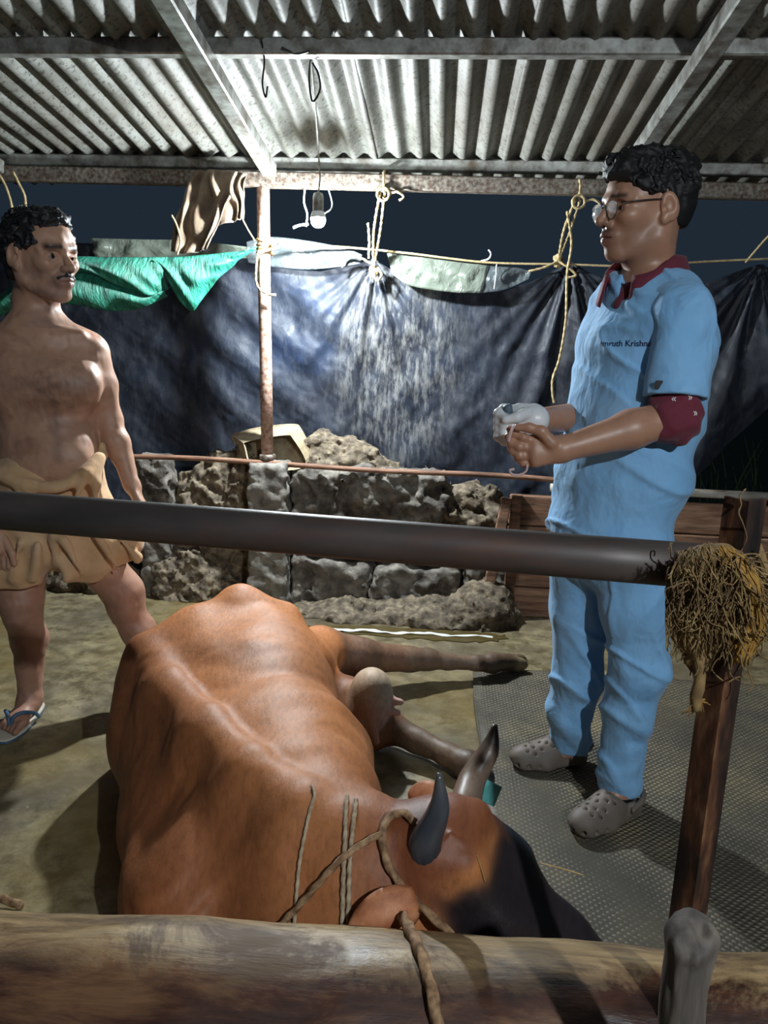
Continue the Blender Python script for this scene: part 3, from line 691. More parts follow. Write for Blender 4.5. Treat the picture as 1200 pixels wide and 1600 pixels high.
    def horn(P, r, mt, lab):
        V, Fc = tube(catmull(P, 7), np.interp(np.linspace(0, 1, (len(P)-1)*7+1), np.linspace(0, 1, len(r)), r), 16); q = np.linspace(0, 1, (len(P)-1)*7+1).repeat(16); cc = A([1., 1, 1])[None]*(1-.72*sstep(.62, .85, q))[:, None]; mk('horn', V, Fc, mt, root, label=lab, cols=cc)
    horn([H.w((0, -.04, -.09)), H.w((-.02, -.072, -.05)), Zp(665, 1318, .42), Zp(686, 1262, .495), Zp(686, 1208, .56)], [.034, .034, .032, .020, .005], mh, 'shiny blue-black near horn')
    horn([H.w((0, .03, -.05)), H.w((0, .062, -.010)), Zp(738, 1218, .43), Zp(764, 1172, .48), Zp(774, 1132, .53)], [.036, .034, .029, .022, .005], mh2, 'dull brown far horn with dark tip')
    # ears: cupped leaves
    me = mat_noise('ear_hair', [(.3, srgb(150, 84, 52)), (.6, srgb(196, 128, 88)), (.8, srgb(214, 160, 120))], 30, stretch=(1, 1, 1), rough=.6, bump=.4, bscale=120, bdist=.002)
    def ear(base, tip, side, w, lab):
        base, tip, side = A(base), A(tip), A(side, float); d = tip-base; side = side-d*(side@d)/(d@d); side /= np.linalg.norm(side); nrm = np.cross(d, side); nrm /= np.linalg.norm(nrm)
        s = np.linspace(0, 1, 18); e = np.linspace(-1, 1, 13); S_, E_ = np.meshgrid(s, e, indexing='ij')
        wd = w*np.sin(np.pi*np.clip(S_*.86+.12, 0, 1))**.7*(1-.0*S_)
        Pg = base + S_[..., None]*d + (E_*wd)[..., None]*side + (wd*.55*E_**2 - .02*np.sin(np.pi*S_))[..., None]*nrm
        V, Fc = solid_sheet(Pg, .008); mk('ear', V, Fc, me, root, label=lab)
    ear(Zp(652, 1412, .34), Zp(545, 1462, .30), (.25, .3, .9), .05, 'pale orange near ear')
    ear(Zp(690, 1268, .37), Zp(640, 1238, .38), (.1, .2, .9), .045, 'far ear behind the near horn')
    # green ear tag hanging on the far side
    V, Fc = beam(Zp(748, 1230, .40), Zp(778, 1245, .37), .045, .004, up=(0, -1, .6), bev=.001); mk('ear_tag', V, Fc, mat_noise('teal_plastic', [(.3, srgb(40, 120, 120)), (.7, srgb(120, 190, 186))], 20, rough=.35, bump=0), root, smooth=False, label='teal plastic ear tag')
    return root, H, k
COW, COWH, COWK = cow()
# ================================================================ foreground: pipe rail, angle post, log, stub, ropes
M['pipe'] = mat_noise('dull_brown_steel_pipe', [(.3, srgb(44, 40, 38)), (.5, srgb(64, 58, 56)), (.7, srgb(84, 72, 68))], 7, stretch=(.5, 2, 2), rough=.5, metal=.2, bump=.15, bscale=70, bdist=.001, grime=(srgb(86, 60, 50), .56, .72), gscale=5)
M['rust'] = mat_noise('rusted_iron', [(.36, srgb(26, 20, 19)), (.48, srgb(54, 36, 29)), (.56, srgb(98, 62, 42)), (.66, srgb(150, 112, 80))], 22, stretch=(1, 1, .3), rough=.6, metal=.25, bump=.5, bscale=70, bdist=.003, detail=8)
M['log'] = None
def log_mat():
    m, t, b = new_mat('debarked_log')
    co = t.coord((.35, 1.4, 1.4)); n = t.noise(co, 9, 8, .68, .4); n2 = t.noise(t.coord((.12, 2, 2)), 22, 6, .6)
    blot = t.noise(t.coord((.8, 1, 1)), 5, 8, .7, .6)
    c = t.ramp(n, [(.32, srgb(92, 72, 48)), (.5, srgb(164, 136, 96)), (.68, srgb(192, 166, 124))])
    c = t.mix(t.ramp(n2, [(.5, (0, 0, 0)), (.66, (.6, .6, .6))]), c, srgb(110, 90, 66))
    c = t.mix(t.ramp(blot, [(.47, (0, 0, 0)), (.56, (.85, .85, .85))]), c, srgb(78, 52, 34))
    # dark red-brown bark stays on the front and underside
    tc = t.node('ShaderNodeTexCoord'); sp = t.node('ShaderNodeSeparateXYZ'); t.l.new(tc.outputs['Object'], sp.inputs[0])
    z = t.math('ADD', sp.outputs[1], t.math('MULTIPLY', t.math('SUBTRACT', blot, .5), .36))
    bark = t.ramp(t.math('ADD', z, .5), [(.45, (1, 1, 1)), (.50, (0, 0, 0))])
    c = t.mix(bark, c, t.ramp(n, [(.36, srgb(34, 21, 18)), (.5, srgb(74, 44, 32)), (.64, srgb(124, 88, 58))]))
    t.l.new(c, b.inputs['Base Color']); t.l.new(t.ramp(blot, [(.35, (.3,)*3), (.6, (.65,)*3)]), b.inputs['Roughness'])
    nb = t.bump(n2, .35, .004); nb = t.bump(n, .5, .008, nb); t.l.new(nb, b.inputs['Normal']); return m
M['log'] = log_mat()
# pipe rail
pl, pr = Yp(0, 797, 1.10), Yp(1060, 882, 1.0); dv = (pr-pl)/np.linalg.norm(pr-pl); PIPE_R = .030
a, b_ = pl-dv*.7, A([.365, 0, 0])*0 + pr + dv*.055
V, Fc = tube(np.linspace(a, b_, 12), PIPE_R, 28); mk('pipe_rail', V, Fc, M['pipe'], label='thick dark steel pipe rail crossing the foreground in front of both men', cat='pipe')
# angle-iron post at the right
px_, py_ = .385, .955
prof = [(0, 0), (.035, 0), (.035, .006), (.006, .006), (.006, .035), (0, .035)]
ang = math.radians(34); V = []; zt_ = 1.165
for z in (0, .4, .8, zt_):
    for (x, y) in prof: V.append((px_-.004+x*math.cos(ang)-y*math.sin(ang), py_-.01+x*math.sin(ang)+y*math.cos(ang), z))
n = 6; Fc = [(i*n+k, i*n+(k+1) % n, (i+1)*n+(k+1) % n, (i+1)*n+k) for i in range(3) for k in range(n)] + [(0, 5, 4, 3), (3, 2, 1, 0), (18, 19, 20, 21), (21, 22, 23, 18)]
mk('angle_post', V, Fc, M['rust'], smooth=False, label='rusty angle-iron post at the right holding the pipe rail', cat='post')
# the log across the bottom of the picture
LP = [(-1.5, 1.02, .195), (-.9, 1.025, .205), (-.3, 1.03, .213), (.2, 1.035, .218), (.6, 1.04, .222), (1.4, 1.05, .226)]
C = catmull(LP, 22); nC = len(C); sides = 72; V = []
for i, c in enumerate(C):
    for k in range(sides):
        th = 2*math.pi*k/sides
        r = .158*(1 + .025*math.sin(c[0]*3+1) + .02*math.cos(2*th+c[0]*2)) + .004*float(fbm(c[0]*5, math.cos(th)*1.2, math.sin(th)*1.2, 3, 1))
        V.append((c[0], c[1]+r*math.cos(th), c[2]+r*math.sin(th)))
Fc = [(i*sides+k, i*sides+(k+1) % sides, (i+1)*sides+(k+1) % sides, (i+1)*sides+k) for i in range(nC-1) for k in range(sides)] + [tuple(range(sides))[::-1], tuple((nC-1)*sides+k for k in range(sides))]
V = A(V); mk('log_barrier', V, Fc, M['log'], label='thick debarked log lying across the front of the stall below the cow', cat='log')
# wooden stub in front of the log
st = Body(); s0 = Yp(1078, 1640, .80); top = Yp(1083, 1440, .80)
st.cap((s0[0], s0[1], .0), top-A([0, 0, .03]), .03, .027, .01); st.ell(top-A([0, 0, .02]), (.026, .024, .022), .02)
st.ell(Yp(1076, 1478, .772), (.010, .012, .016), .01, None, '-'); st.ell(Yp(1098, 1446, .79), (.008, .012, .02), .012, None, '-')
st.disp(None, None, lambda X, Y, Z: .0022*fbm(X*60, Y*60, Z*9, 3, 2))
V, Q, _ = st.build(.005); mk('wooden_stub', V, Q, mat_noise('grey_weathered_stake', [(.3, srgb(44, 40, 37)), (.5, srgb(92, 84, 78)), (.7, srgb(128, 116, 104))], 14, stretch=(2, 2, .25), rough=.75, bump=.6, bscale=40, bdist=.003), label='grey weathered wooden stake standing in front of the log', cat='stake')
# coir tangle tying the pipe to the post
M['coir'] = mat_noise('coir_fibre', [(.3, srgb(78, 58, 36)), (.5, srgb(124, 98, 60)), (.7, srgb(160, 134, 88))], 30, rough=.8, bump=0)
M['yellowfibre'] = mat_noise('yellow_fibre', [(.3, srgb(120, 86, 34)), (.6, srgb(166, 124, 54)), (.8, srgb(186, 150, 84))], 30, rough=.7, bump=0)
tang = empty('rope_tangle', Yp(1110, 1100, .93), 'frayed yellow-brown coir rope bunched around the end of the pipe rail', 'rope')
r = np.random.default_rng(5); TY_ = .945
def strand(x0, y0, length, wob, yd, seg=9, drift=0):
    P = []; x, y, d = x0, y0, yd; ang = r.uniform(1.2, 1.9)
    for i in range(seg): P.append(Yp(x, y, TY_+d)); ang += r.normal()*wob; ang = ang*.85+.15*1.57; x = max(1040+abs(r.normal())*4, x+length/seg*math.cos(ang)+drift); y += length/seg*math.sin(ang); d += r.normal()*.004; d = float(np.clip(d, -.06, .035))
    return P
br, yl = [], []
for i in range(900):
    u_ = r.uniform(); x0 = 1062+u_*112+r.normal()*6; y0 = 846+r.uniform(0, 60)+abs(u_-.4)*36; ln = r.uniform(50, 185)*(1-.6*abs(u_-.45))
    br.append(tube(catmull(strand(x0, y0, ln, .36, r.uniform(-.055, .03), 8), 3), r.uniform(.0005, .0012), 3))
for i in range(90):
    x0 = 1080+r.uniform(0, 100); y0 = 870+r.uniform(0, 40); br.append(tube(catmull(strand(x0, y0, r.uniform(90, 230), .7, r.uniform(-.05, .02), 14), 3), .0011, 3))
for i in range(46):
    t_ = r.uniform(); P = [Yp(1128+8*r.normal(), 862+5*r.normal(), TY_-.035), Yp(1150+t_*25, 895+8*r.normal(), TY_-.05), Yp(1172+t_*22, 940+10*r.normal(), TY_-.045), Yp(1165+t_*22+6*r.normal(), 985, TY_-.04), Yp(1140+t_*30, 1020+r.uniform(-15, 25), TY_-.03)]
    yl.append(tube(catmull(P, 5), r.uniform(.0009, .0016), 4))
V, Fc = joined(br); mk('frayed_fibres', V, Fc, M['coir'], tang); V, Fc = joined(yl); mk('yellow_strands', V, Fc, M['yellowfibre'], tang, label='smooth yellow strands')
core = Body(); core.ell(Yp(1112, 905, .955), (.042, .035, .048), .02); core.ell(Yp(1098, 960, .95), (.034, .026, .042), .03); core.cap(Yp(1090, 990, .95), Yp(1092, 1040, .95), .02, .01, .03)
core.disp(None, None, lambda X, Y, Z: .005*fbm(X*45, Y*45, Z*28, 3, 3)); V, Q, _ = core.build(.005); mk('knot_core', V, Q, M['coir'], tang)
V, Fc = rope_geo([Yp(1094, 1000, .94), Yp(1093, 1050, .94), Yp(1088, 1090, .94), Yp(1087, 1108, .94)], .0075); mk('loose_end', V, Fc, M['coir'], tang)
fr_ = []
for i in range(24): fr_.append(tube([Yp(1088+r.normal()*4, 1092+r.normal()*3, .94), Yp(1088+r.normal()*9, 1108+r.normal()*8, .937)], .0009, 3))
V, Fc = joined(fr_); mk('brush_tip', V, Fc, M['yellowfibre'], tang)
# second loop of rope behind the post
V, Fc = rope_geo([Yp(1178, 850, .98), Yp(1192, 880, .97), Yp(1194, 930, .97), Yp(1180, 965, .97)], .007); mk('loop', V, Fc, M['coir'], tang)
# cow's ropes
M['rope'] = mat_noise('brown_coir_rope', [(.3, srgb(92, 66, 44)), (.5, srgb(146, 112, 80)), (.7, srgb(182, 148, 112))], 60, rough=.8, bump=.3, bscale=200, bdist=.001)
M['palerope'] = mat_noise('pale_thin_rope', [(.3, srgb(140, 118, 92)), (.6, srgb(186, 166, 138)), (.8, srgb(204, 188, 164))], 60, rough=.8, bump=.3, bscale=200, bdist=.001)

V, Fc = box((-1.4, .93, 0), (1.4, 1.13, .038), .008); mk('log_kerb', V, Fc, M['concrete'], smooth=False, label='low concrete kerb that the thick log rests on', cat='kerb')
from mathutils.bvhtree import BVHTree
def bvh_of(*objs):
    V, Fc = [], []
    for o in objs:
        off = len(V); mw = A(WLOC[o]); V += [tuple(A(v.co)+mw) for v in o.data.vertices]; Fc += [[i+off for i in p.vertices] for p in o.data.polygons]
    return BVHTree.FromPolygons(V, Fc)
HIDE = [o for o in COW.children if o.name.startswith('hide')][0]
CB = bvh_of(HIDE); LB = bvh_of(bpy.data.objects['log_barrier'])
def lay(bv, px, py, off, fallback=None):
    d = ray(px, py); d = d/np.linalg.norm(d); h = bv.ray_cast(Vector(CPOS), Vector(d))
    if h[0] is None: return None
    nn = A(h[1]); nn = nn if nn@d < 0 else -nn
    return A(h[0])+nn*off
def laid(bv, pts, off): return [q for q in (lay(bv, x, y, off) for x, y in pts) if q is not None]
def add_rope(name, P, r_, mat, label, fancy=True, cat='rope'):
    V, Fc = rope_geo(P, r_) if fancy else cord_geo(P, r_); return mk(name, V, Fc, mat, label=label, cat=cat)
add_rope('neck_rope', laid(CB, [(487, 1230), (491, 1245), (484, 1270), (476, 1310), (469, 1350), (464, 1400), (461, 1450)], .004), .0034, M['palerope'], 'thin pale cord round the cow neck nearest the shoulder')
add_rope('neck_rope', laid(CB, [(543, 1247), (541, 1262), (540, 1300), (538, 1350), (536, 1400), (535, 1450)], .005), .0042, M['palerope'], 'left one of the two ropes lying side by side on the cow neck')
add_rope('neck_rope', laid(CB, [(557, 1252), (555, 1266), (551, 1300), (547, 1350), (545, 1400), (544, 1450)], .005), .0042, M['palerope'], 'right one of the two ropes lying side by side on the cow neck')
hal = laid(CB, [(436, 1450), (465, 1418), (495, 1388), (530, 1348), (565, 1322), (597, 1306)], .012)
add_rope('halter_rope', hal, .0062, M['rope'], 'brown rope running down the cow neck from the halter loop to the log')
loop = laid(CB, [(648, 1288), (635, 1277), (618, 1276), (604, 1288), (597, 1308), (604, 1345), (622, 1376), (645, 1402)], .008)
loop += [Zp(675, 1432, .33), Zp(704, 1460, .30), Zp(715, 1475, .26)]
add_rope('halter_rope', loop, .0075, M['rope'], 'thick brown halter rope looped behind the near horn and across the cheek')
lr = [Zp(630, 1432, .345)] + [q for q in laid(LB, [(640, 1462), (655, 1490), (668, 1530), (680, 1580), (690, 1650), (694, 1700)], .009)]
add_rope('tether_rope', lr, .0095, M['rope'], 'thick twisted rope hanging over the log below the near ear')
add_rope('tether_rope', [Zp(-30, 1405, .02), Zp(0, 1404, .02), Zp(20, 1410, .015), Zp(34, 1416, .01)], .009, M['rope'], 'short rope end on the floor at the left edge behind the log')
M['straw'] = mat_noise('straw', [(.3, srgb(150, 116, 64)), (.7, srgb(196, 164, 104))], 30, rough=.7, bump=0)
V, Fc = cord_geo([Zp(845, 1349, .022), Zp(880, 1358, .024), Zp(912, 1368, .022)], .0022); mk('straw', V, Fc, M['straw'], label='single straw lying on the mat beside the cow face', cat='straw')
V, Fc = cord_geo(laid(CB, [(744, 1336), (750, 1355), (757, 1378)], .002), .0013); mk('straw', V, Fc, M['straw'], label='thin straw stuck on the forehead of the cow', cat='straw')
# ================================================================ people: one continuous skin each, clothes and hair as parts
def skin_mat(name, tint=(1, 1, 1), rough=.42):
    m, t, b = new_mat(name); a = t.node('ShaderNodeAttribute', attribute_name='Col')
    n = t.noise(t.coord(), 26, 6, .6); c = t.mix(.55, a.outputs[0], t.ramp(n, [(.3, (.72, .68, .66)), (.5, (1, 1, 1)), (.7, (1.08, 1.04, 1.02))]), 'MULTIPLY')
    t.l.new(c, b.inputs['Base Color']); b.inputs['Roughness'].default_value = rough; b.inputs['Specular IOR Level'].default_value = .5
    b.inputs['Subsurface Weight'].default_value = .08; b.inputs['Subsurface Radius'].default_value = (.01, .004, .002)
    t.l.new(t.bump(t.noise(t.coord(), 220, 4, .6), .15, .001), b.inputs['Normal']); return m
def head_prims(b, H, sk, lip, s=1.0, old=False, k0=.02):
    """face in the head frame H: x to the nose, y to the left ear, z up; origin between the eyes, inside the skull"""
    def E(c, r, k, col=sk, mode='+', M=None): b.ell(A(c)*s, A(r)*s, k*s, col, mode, fr=H, M=M)
    def K(p, q, ra, rb, k, col=sk, mode='+'): b.cap(A(p)*s, A(q)*s, ra*s, rb*s, k*s, col, mode, fr=H)
    E((-.018, 0, .036), (.100, .076, .086), .02)
    E((.030, 0, .030), (.062, .066, .070), .03)
    E((.035, 0, -.045), (.058, .057, .072), .035)
    E((-.02, 0, -.03), (.06, .064, .06), .03)
    for y in (-1, 1):
        K((-.022, y*.054, -.040), (-.008, y*.052, -.070), .018, .017, .025)
        K((-.008, y*.052, -.070), (.066, y*.017, -.108), .017, .016, .025)
        E((.062, y*.043, -.022), (.026, .022, .020), .022)          # cheekbone
        K((.092, y*.010, .020), (.080, y*.036, .024), .009, .009, .014)     # brow
        K((.080, y*.036, .024), (.060, y*.056, .014), .009, .008, .014)
    E((.076, 0, -.102), (.020, .022, .018), .02)                     # chin
    K((.090, 0, .014), (.108, 0, -.016), .008, .0095, .012)          # nose
    K((.108, 0, -.016), (.119, 0, -.030), .0095, .0115, .008)
    for y in (-1, 1):
        E((.104, y*.0125, -.034), (.013, .0085, .0085), .007)
        E((.108, y*.0075, -.0435), (.006, .0035, .004), .004, srgb(40, 24, 20), '-')
        E((.089, y*.033, .000), (.016, .0175, .0125), .010, None, '-')      # eye socket
        K((.0815, y*.019, .0025), (.078, y*.047, .0015), .0064, .0058, .005)   # upper lid
        K((.081, y*.021, -.0095), (.077, y*.044, -.0085), .0052, .005, .005)  # lower lid / bag
        if old: K((.094, y*.024, -.036), (.083, y*.040, -.066), .0035, .003, .008, None, '-')
    E((.088, 0, -.066), (.020, .030, .022), .02)                     # muzzle of the mouth
    K((.099, -.018, -.0630), (.105, 0, -.0610), .0046, .0058, .007, lip); K((.105, 0, -.0610), (.099, .018, -.0630), .0058, .0046, .007, lip)
    K((.096, -.016, -.0755), (.102, 0, -.0765), .0052, .0068, .007, lip); K((.102, 0, -.0765), (.096, .016, -.0755), .0068, .0052, .007, lip)
    K((.099, -.022, -.0690), (.111, 0, -.0688), .0020, .0026, .003, srgb(52, 28, 26), '-'); K((.111, 0, -.0688), (.099, .022, -.0690), .0026, .0020, .003, srgb(52, 28, 26), '-')
    for y in (-1, 1):  # ears
        R1 = np.array([[.93, y*.20, .30], [-y*.22, .97, 0], [-.29, -y*.06, .95]]); R1 = np.linalg.qr(R1)[0]; R1 *= np.sign(np.diag(R1))
        E((-.018, y*.082, -.004), (.022, .011, .035), .005, M=R1)
        E((-.008, y*.079, -.032), (.011, .009, .013), .008)
        E((-.012, y*.094, .001), (.012, .010, .021), .005, None, '-', M=R1)
        E((-.004, y*.086, -.010), (.007, .007, .009), .004, None, '-')
def eyes(H, parent, s=1.0, look=(1, 0, 0)):
    for y in (-1, 1):
        c = H.w(A((.0735, y*.0325, -.0015))*s); r_ = .0128*s; bm = bmesh.new(); bmesh.ops.create_uvsphere(bm, u_segments=24, v_segments=16, radius=r_)
        V = A([v.co[:] for v in bm.verts]); Fc = [[v.index for v in f.verts] for f in bm.faces]; bm.free()
        d = H.M @ A(look, float); d /= np.linalg.norm(d); a_ = (V/r_) @ d
        C = np.where((a_ > .93)[:, None], A(srgb(12, 8, 8)), np.where((a_ > .80)[:, None], A(srgb(42, 26, 20)), A(srgb(150, 138, 130))))
        m = bpy.data.materials.get('eyeball')
        if m is None:
            m, t, b = new_mat('eyeball'); t.l.new(t.node('ShaderNodeAttribute', attribute_name='Col').outputs[0], b.inputs['Base Color']); b.inputs['Roughness'].default_value = .12
        mk('eye', V+c, Fc, m, parent, cols=C)
def fabric(name, stops, scale=6, rough=.8, bump=.35, bscale=14, fine=.1, sheen=.15):
    m, t, b = new_mat(name); co = t.coord(); c = t.ramp(t.noise(co, scale, 5), stops); t.l.new(c, b.inputs['Base Color'])
    b.inputs['Roughness'].default_value = rough; b.inputs['Sheen Weight'].default_value = sheen; b.inputs['Specular IOR Level'].default_value = .25
    nb = t.bump(t.noise(t.coord((1.3, 1.3, 1)), bscale*.45, 3, .5, .25), bump, .025); nb = t.bump(t.noise(co, 600, 2), fine, .0008, nb); t.l.new(nb, b.inputs['Normal']); return m
M['scrub'] = fabric('light_blue_scrub_cotton', [(.3, srgb(122, 174, 220)), (.7, srgb(138, 188, 230))], bump=.75, bscale=20)
M['maroon'] = fabric('maroon_cotton', [(.3, srgb(92, 34, 48)), (.7, srgb(112, 44, 60))], bump=.4, bscale=22)
M['hair'] = mat_noise('black_hair', [(.3, srgb(9, 9, 11)), (.7, srgb(20, 20, 23))], 60, rough=.6, bump=.6, bscale=140, bdist=.003)
M['glove'] = mat_noise('latex_glove', [(.3, srgb(206, 208, 212)), (.7, srgb(226, 228, 232))], 20, rough=.35, bump=.3, bscale=60, bdist=.002)
M['clog'] = mat_noise('taupe_foam', [(.3, srgb(96, 86, 78)), (.7, srgb(112, 101, 91))], 8, rough=.6, bump=.1, bscale=200, bdist=.001)
M['black'] = mat_noise('black_plastic', [(.3, srgb(14, 14, 16)), (.7, srgb(26, 26, 28))], 20, rough=.35, bump=0)

VY = 2.06
VF = A([-.80, -.60, 0]); VL = A([.60, -.80, 0]); UPV = A([0, 0, 1.])
VET = empty('person', (*Zp(935, 1235)[:2], 0), 'young bespectacled person in light blue scrubs and clogs holding something in both hands', 'person')
SK, LIP = srgb(172, 128, 104), srgb(158, 104, 94)
def vet():
    P = lambda x, y, d=0.: Yp(x, y, VY+d)
    hd = frame_from(P(1006, 326, .0), (-.945, -.32, -.05), (0.03, .0, 1))
    neck0, neck1 = P(1012, 452, .02), P(1014, 385, .01)
    chest, waist, hip = P(1008, 545), P(985, 690), P(962, 850)
    shn, shf = P(1068, 492, -.15), P(968, 488, .13)         # near and far shoulder joints
    eln, wrn = P(1052, 652, -.20), P(878, 702, -.26)
    elf, wrf = P(962, 648, .22), P(838, 656, -.10)
    b = Body(); head_prims(b, hd, SK, LIP, 1.0)
    b.chain([neck0, neck1, hd.w((-.025, 0, -.03))], [.066, .056, .055], .03, SK)
    b.echain([P(1010, 470), chest, waist, hip], [(.13, .07), (.145, .09), (.125, .085), (.125, .085)], VL, .04, SK)
    b.cap(P(1010, 465), shn, .05, .048, .04, SK); b.cap(P(1010, 465), shf, .05, .048, .04, SK)
    b.chain([shn, eln], [.05, .043], .03, SK); b.chain([shf, elf], [.05, .043], .03, SK)
    b.chain([eln, eln*.62+wrn*.38, wrn], [.043, .044, .0285], .02, SK); b.chain([elf, elf*.6+wrf*.4, wrf], [.043, .043, .0285], .02, SK)
    # legs and feet inside the trousers and clogs
    kn, an = P(990, 1060, -.06), Zp(972, 1232, .09); kf, af = P(898, 1050, .10), Zp(892, 1165, .09)
    b.chain([P(1000, 880, -.06), kn, an], [.07, .045, .032], .04, SK); b.chain([P(915, 870, .08), kf, af], [.07, .045, .032], .04, SK)
    b.chain([an, Zp(940, 1268, .05)], [.03, .022], .03, SK); b.chain([af, Zp(850, 1186, .05)], [.03, .022], .03, SK)
    # near hand: palm, thumb on top, four fingers curling up to what it holds
    hY = -.26
    pk = P(836, 704, hY-.005); b.ecap(wrn, pk, (.028, .020), (.040, .018), (0, .25, 1), .02, SK)
    Pf = lambda x, y, d: P(x, y, hY+d)
    b.chain([Pf(862, 692, -.018), Pf(846, 674, -.020), Pf(826, 668, -.015), Pf(808, 668, -.012)], [.016, .0125, .0105, .0085], .008, SK)
    fing = [((838, 690, .002), (818, 684, -.006), (804, 678, .004), (796, 670, .012)),
            ((833, 700, .0), (812, 698, -.008), (799, 692, .002), (793, 682, .012)),
            ((832, 712, .0), (812, 712, -.006), (801, 704, .004), (796, 694, .014)),
            ((836, 724, .004), (819, 724, .0), (809, 716, .008), (804, 706, .016))]
    for q, f in enumerate(fing): b.chain([Pf(*p) for p in f], [A([.0115, .0100, .0092, .0080]), A([.0115, .0102, .0094, .0080]), A([.011, .0098, .009, .0078]), A([.0098, .0086, .008, .007])][q], .006, SK)
    lo = hd.o-A([.16, .14, .16]); hi = hd.o+A([.14, .14, .15]); ha = P(838, 700, hY)
    V, Q, C = b.build(.008, fine=[(lo, hi, .0024), (ha-A([.10, .07, .07]), ha+A([.08, .07, .07]), .003)], default=SK)
    hl = (V-hd.o) @ hd.M; x, y, z = hl.T; near = (np.abs(hl) < .2).all(1)
    jaw = sstep(-.02, -.06, z)*sstep(-.02, .03, x)*near
    C = smooth_cols(C, V, [(near*sstep(.060, .082, x)*np.exp(-((z-.0265+np.abs(y)*.06)/.006)**2)*sstep(.010, .016, np.abs(y))*sstep(.058, .050, np.abs(y))*.9, srgb(26, 20, 20)),
        (jaw*.35, srgb(104, 76, 64)), (near*sstep(.085, .095, x)*np.exp(-((z+.052)/.006)**2)*sstep(.028, .018, np.abs(y))*.6, srgb(50, 36, 34))])
    mk('body', V, Q, skin_mat('brown_skin'), VET, cols=C); eyes(hd, VET, 1.0)
    # hair: thick and wavy on top, short at the nape
    h = Body()
    h.ell((-.024, 0, .041), (.103, .083, .081), .02, fr=hd); h.ell((-.060, 0, .005), (.066, .073, .080), .03, fr=hd)
    h.ell((.03, 0, .090), (.075, .070, .045), .03, fr=hd); h.ell((.080, .015, .078), (.035, .045, .030), .03, fr=hd); h.ell((-.03, 0, .092), (.08, .065, .035), .03, fr=hd); h.ell((-.078, 0, .085), (.05, .06, .05), .03, fr=hd)
    h.ell((.022, .066, .054), (.040, .023, .036), .01, fr=hd); h.ell((.022, -.066, .054), (.040, .023, .036), .01, fr=hd); h.cap((.026, .070, .03), (.012, .071, -.012), .010, .007, .01, fr=hd); h.cap((.026, -.070, .03), (.012, -.071, -.012), .010, .007, .01, fr=hd)
    h.ell((.095, 0, .010), (.075, .075, .058), .012, None, '-', fr=hd); h.ell((.035, .088, -.016), (.070, .030, .044), .012, None, '-', fr=hd); h.ell((.035, -.088, -.016), (.070, .030, .044), .012, None, '-', fr=hd)
    h.ell((-.02, 0, -.085), (.12, .11, .05), .01, None, '-', fr=hd)
    h.disp(None, None, lambda X, Y, Z: .0065*fbm((X-hd.o[0])*38, (Y-hd.o[1])*38, (Z-hd.o[2])*38, 3, 2, .6)*sstep(hd.o[2]-.02, hd.o[2]+.06, Z))
    V, Q, _ = h.build(.004); hb = mk('hair', V, Q, M['hair'], VET)
    curls = []; rr = np.random.default_rng(3)
    for i in range(260):
        th = rr.uniform(0, 6.28); u_ = rr.uniform(-.2, 1); c0 = A([-.012+.10*math.cos(th)*math.sqrt(max(0, 1-u_*u_*.8)), .082*math.sin(th)*math.sqrt(max(0, 1-u_*u_*.8)), .046+.084*u_])
        if c0[0] > .04 and c0[2] < .078: continue
        if c0[2] < .04: continue
        n_ = (c0-A([-.02, 0, .05])); n_ /= np.linalg.norm(n_); t_ = np.cross(n_, rr.normal(size=3)); t_ /= np.linalg.norm(t_); R_ = rr.uniform(.006, .013)
        pts = [hd.w(c0 + t_*R_*math.cos(a)*1.2 + n_*(.003+R_*math.sin(a)*.8)) for a in np.linspace(-.6, 3.4, 7)]
        curls.append(tube(catmull(pts, 3), rr.uniform(.0012, .0022), 4))
    V, Fc = joined(curls); mk('curls', V, Fc, M['hair'], hb)
    # spectacles
    gl = empty('eyeglasses', hd.w((.1, 0, 0))); gl.parent = VET; gl.location = A(hd.w((.1, 0, 0)))-WLOC[VET]
    mlens, t, bl = new_mat('spectacle_lens'); bl.inputs['Base Color'].default_value = (.9, .95, 1, 1); bl.inputs['Roughness'].default_value = .03; bl.inputs['Alpha'].default_value = .30; bl.inputs['Specular IOR Level'].default_value = 1.0; bl.inputs['Coat Weight'].default_value = 1.0; bl.inputs['Coat Roughness'].default_value = .02
    for y in (-1, 1):
        ring = []; N = 28
        for i in range(N+1):
            a = 2*math.pi*i/N; ring.append(hd.w((.1085-.10*abs(.034+.022*math.cos(a))**1.5, y*(.034+.0235*math.cos(a)), -.006+.0205*math.sin(a)+.003*math.cos(2*a))))
        V, Fc = tube(A(ring), .0011, 6); mk('rim', V, Fc, M['black'], gl)
        c = np.mean(ring[:-1], 0); dome = c + hd.M@A((.003, 0, 0)); V = [*ring[:-1], dome, *(p-hd.M@A((.0018, 0, 0)) for p in ring[:-1]), dome-hd.M@A((.0018, 0, 0))]
        Fc = [(i, (i+1) % N, N) for i in range(N)] + [((i+1) % N+N+1, i+N+1, 2*N+1) for i in range(N)]
        mk('lens', V, Fc, mlens, gl)
        V, Fc = tube(catmull([hd.w((.098, y*.057, .006)), hd.w((.06, y*.074, .009)), hd.w((.0, y*.081, .012)), hd.w((-.022, y*.083, .008)), hd.w((-.034, y*.080, -.012))], 5), .0016, 6); mk('temple', V, Fc, M['black'], gl)
    V, Fc = tube(catmull([hd.w((.106, -.012, .002)), hd.w((.110, 0, .006)), hd.w((.106, .012, .002))], 5), .0013, 6); mk('bridge', V, Fc, M['black'], gl)
    # scrub top: body and two short sleeves
    s = Body(); hemc = P(950, 818)
    s.echain([P(1010, 478), P(1006, 540), P(992, 640), P(972, 740), hemc], [(.150, .095), (.178, .132), (.172, .138), (.172, .140), (.176, .148)], VL, .05)
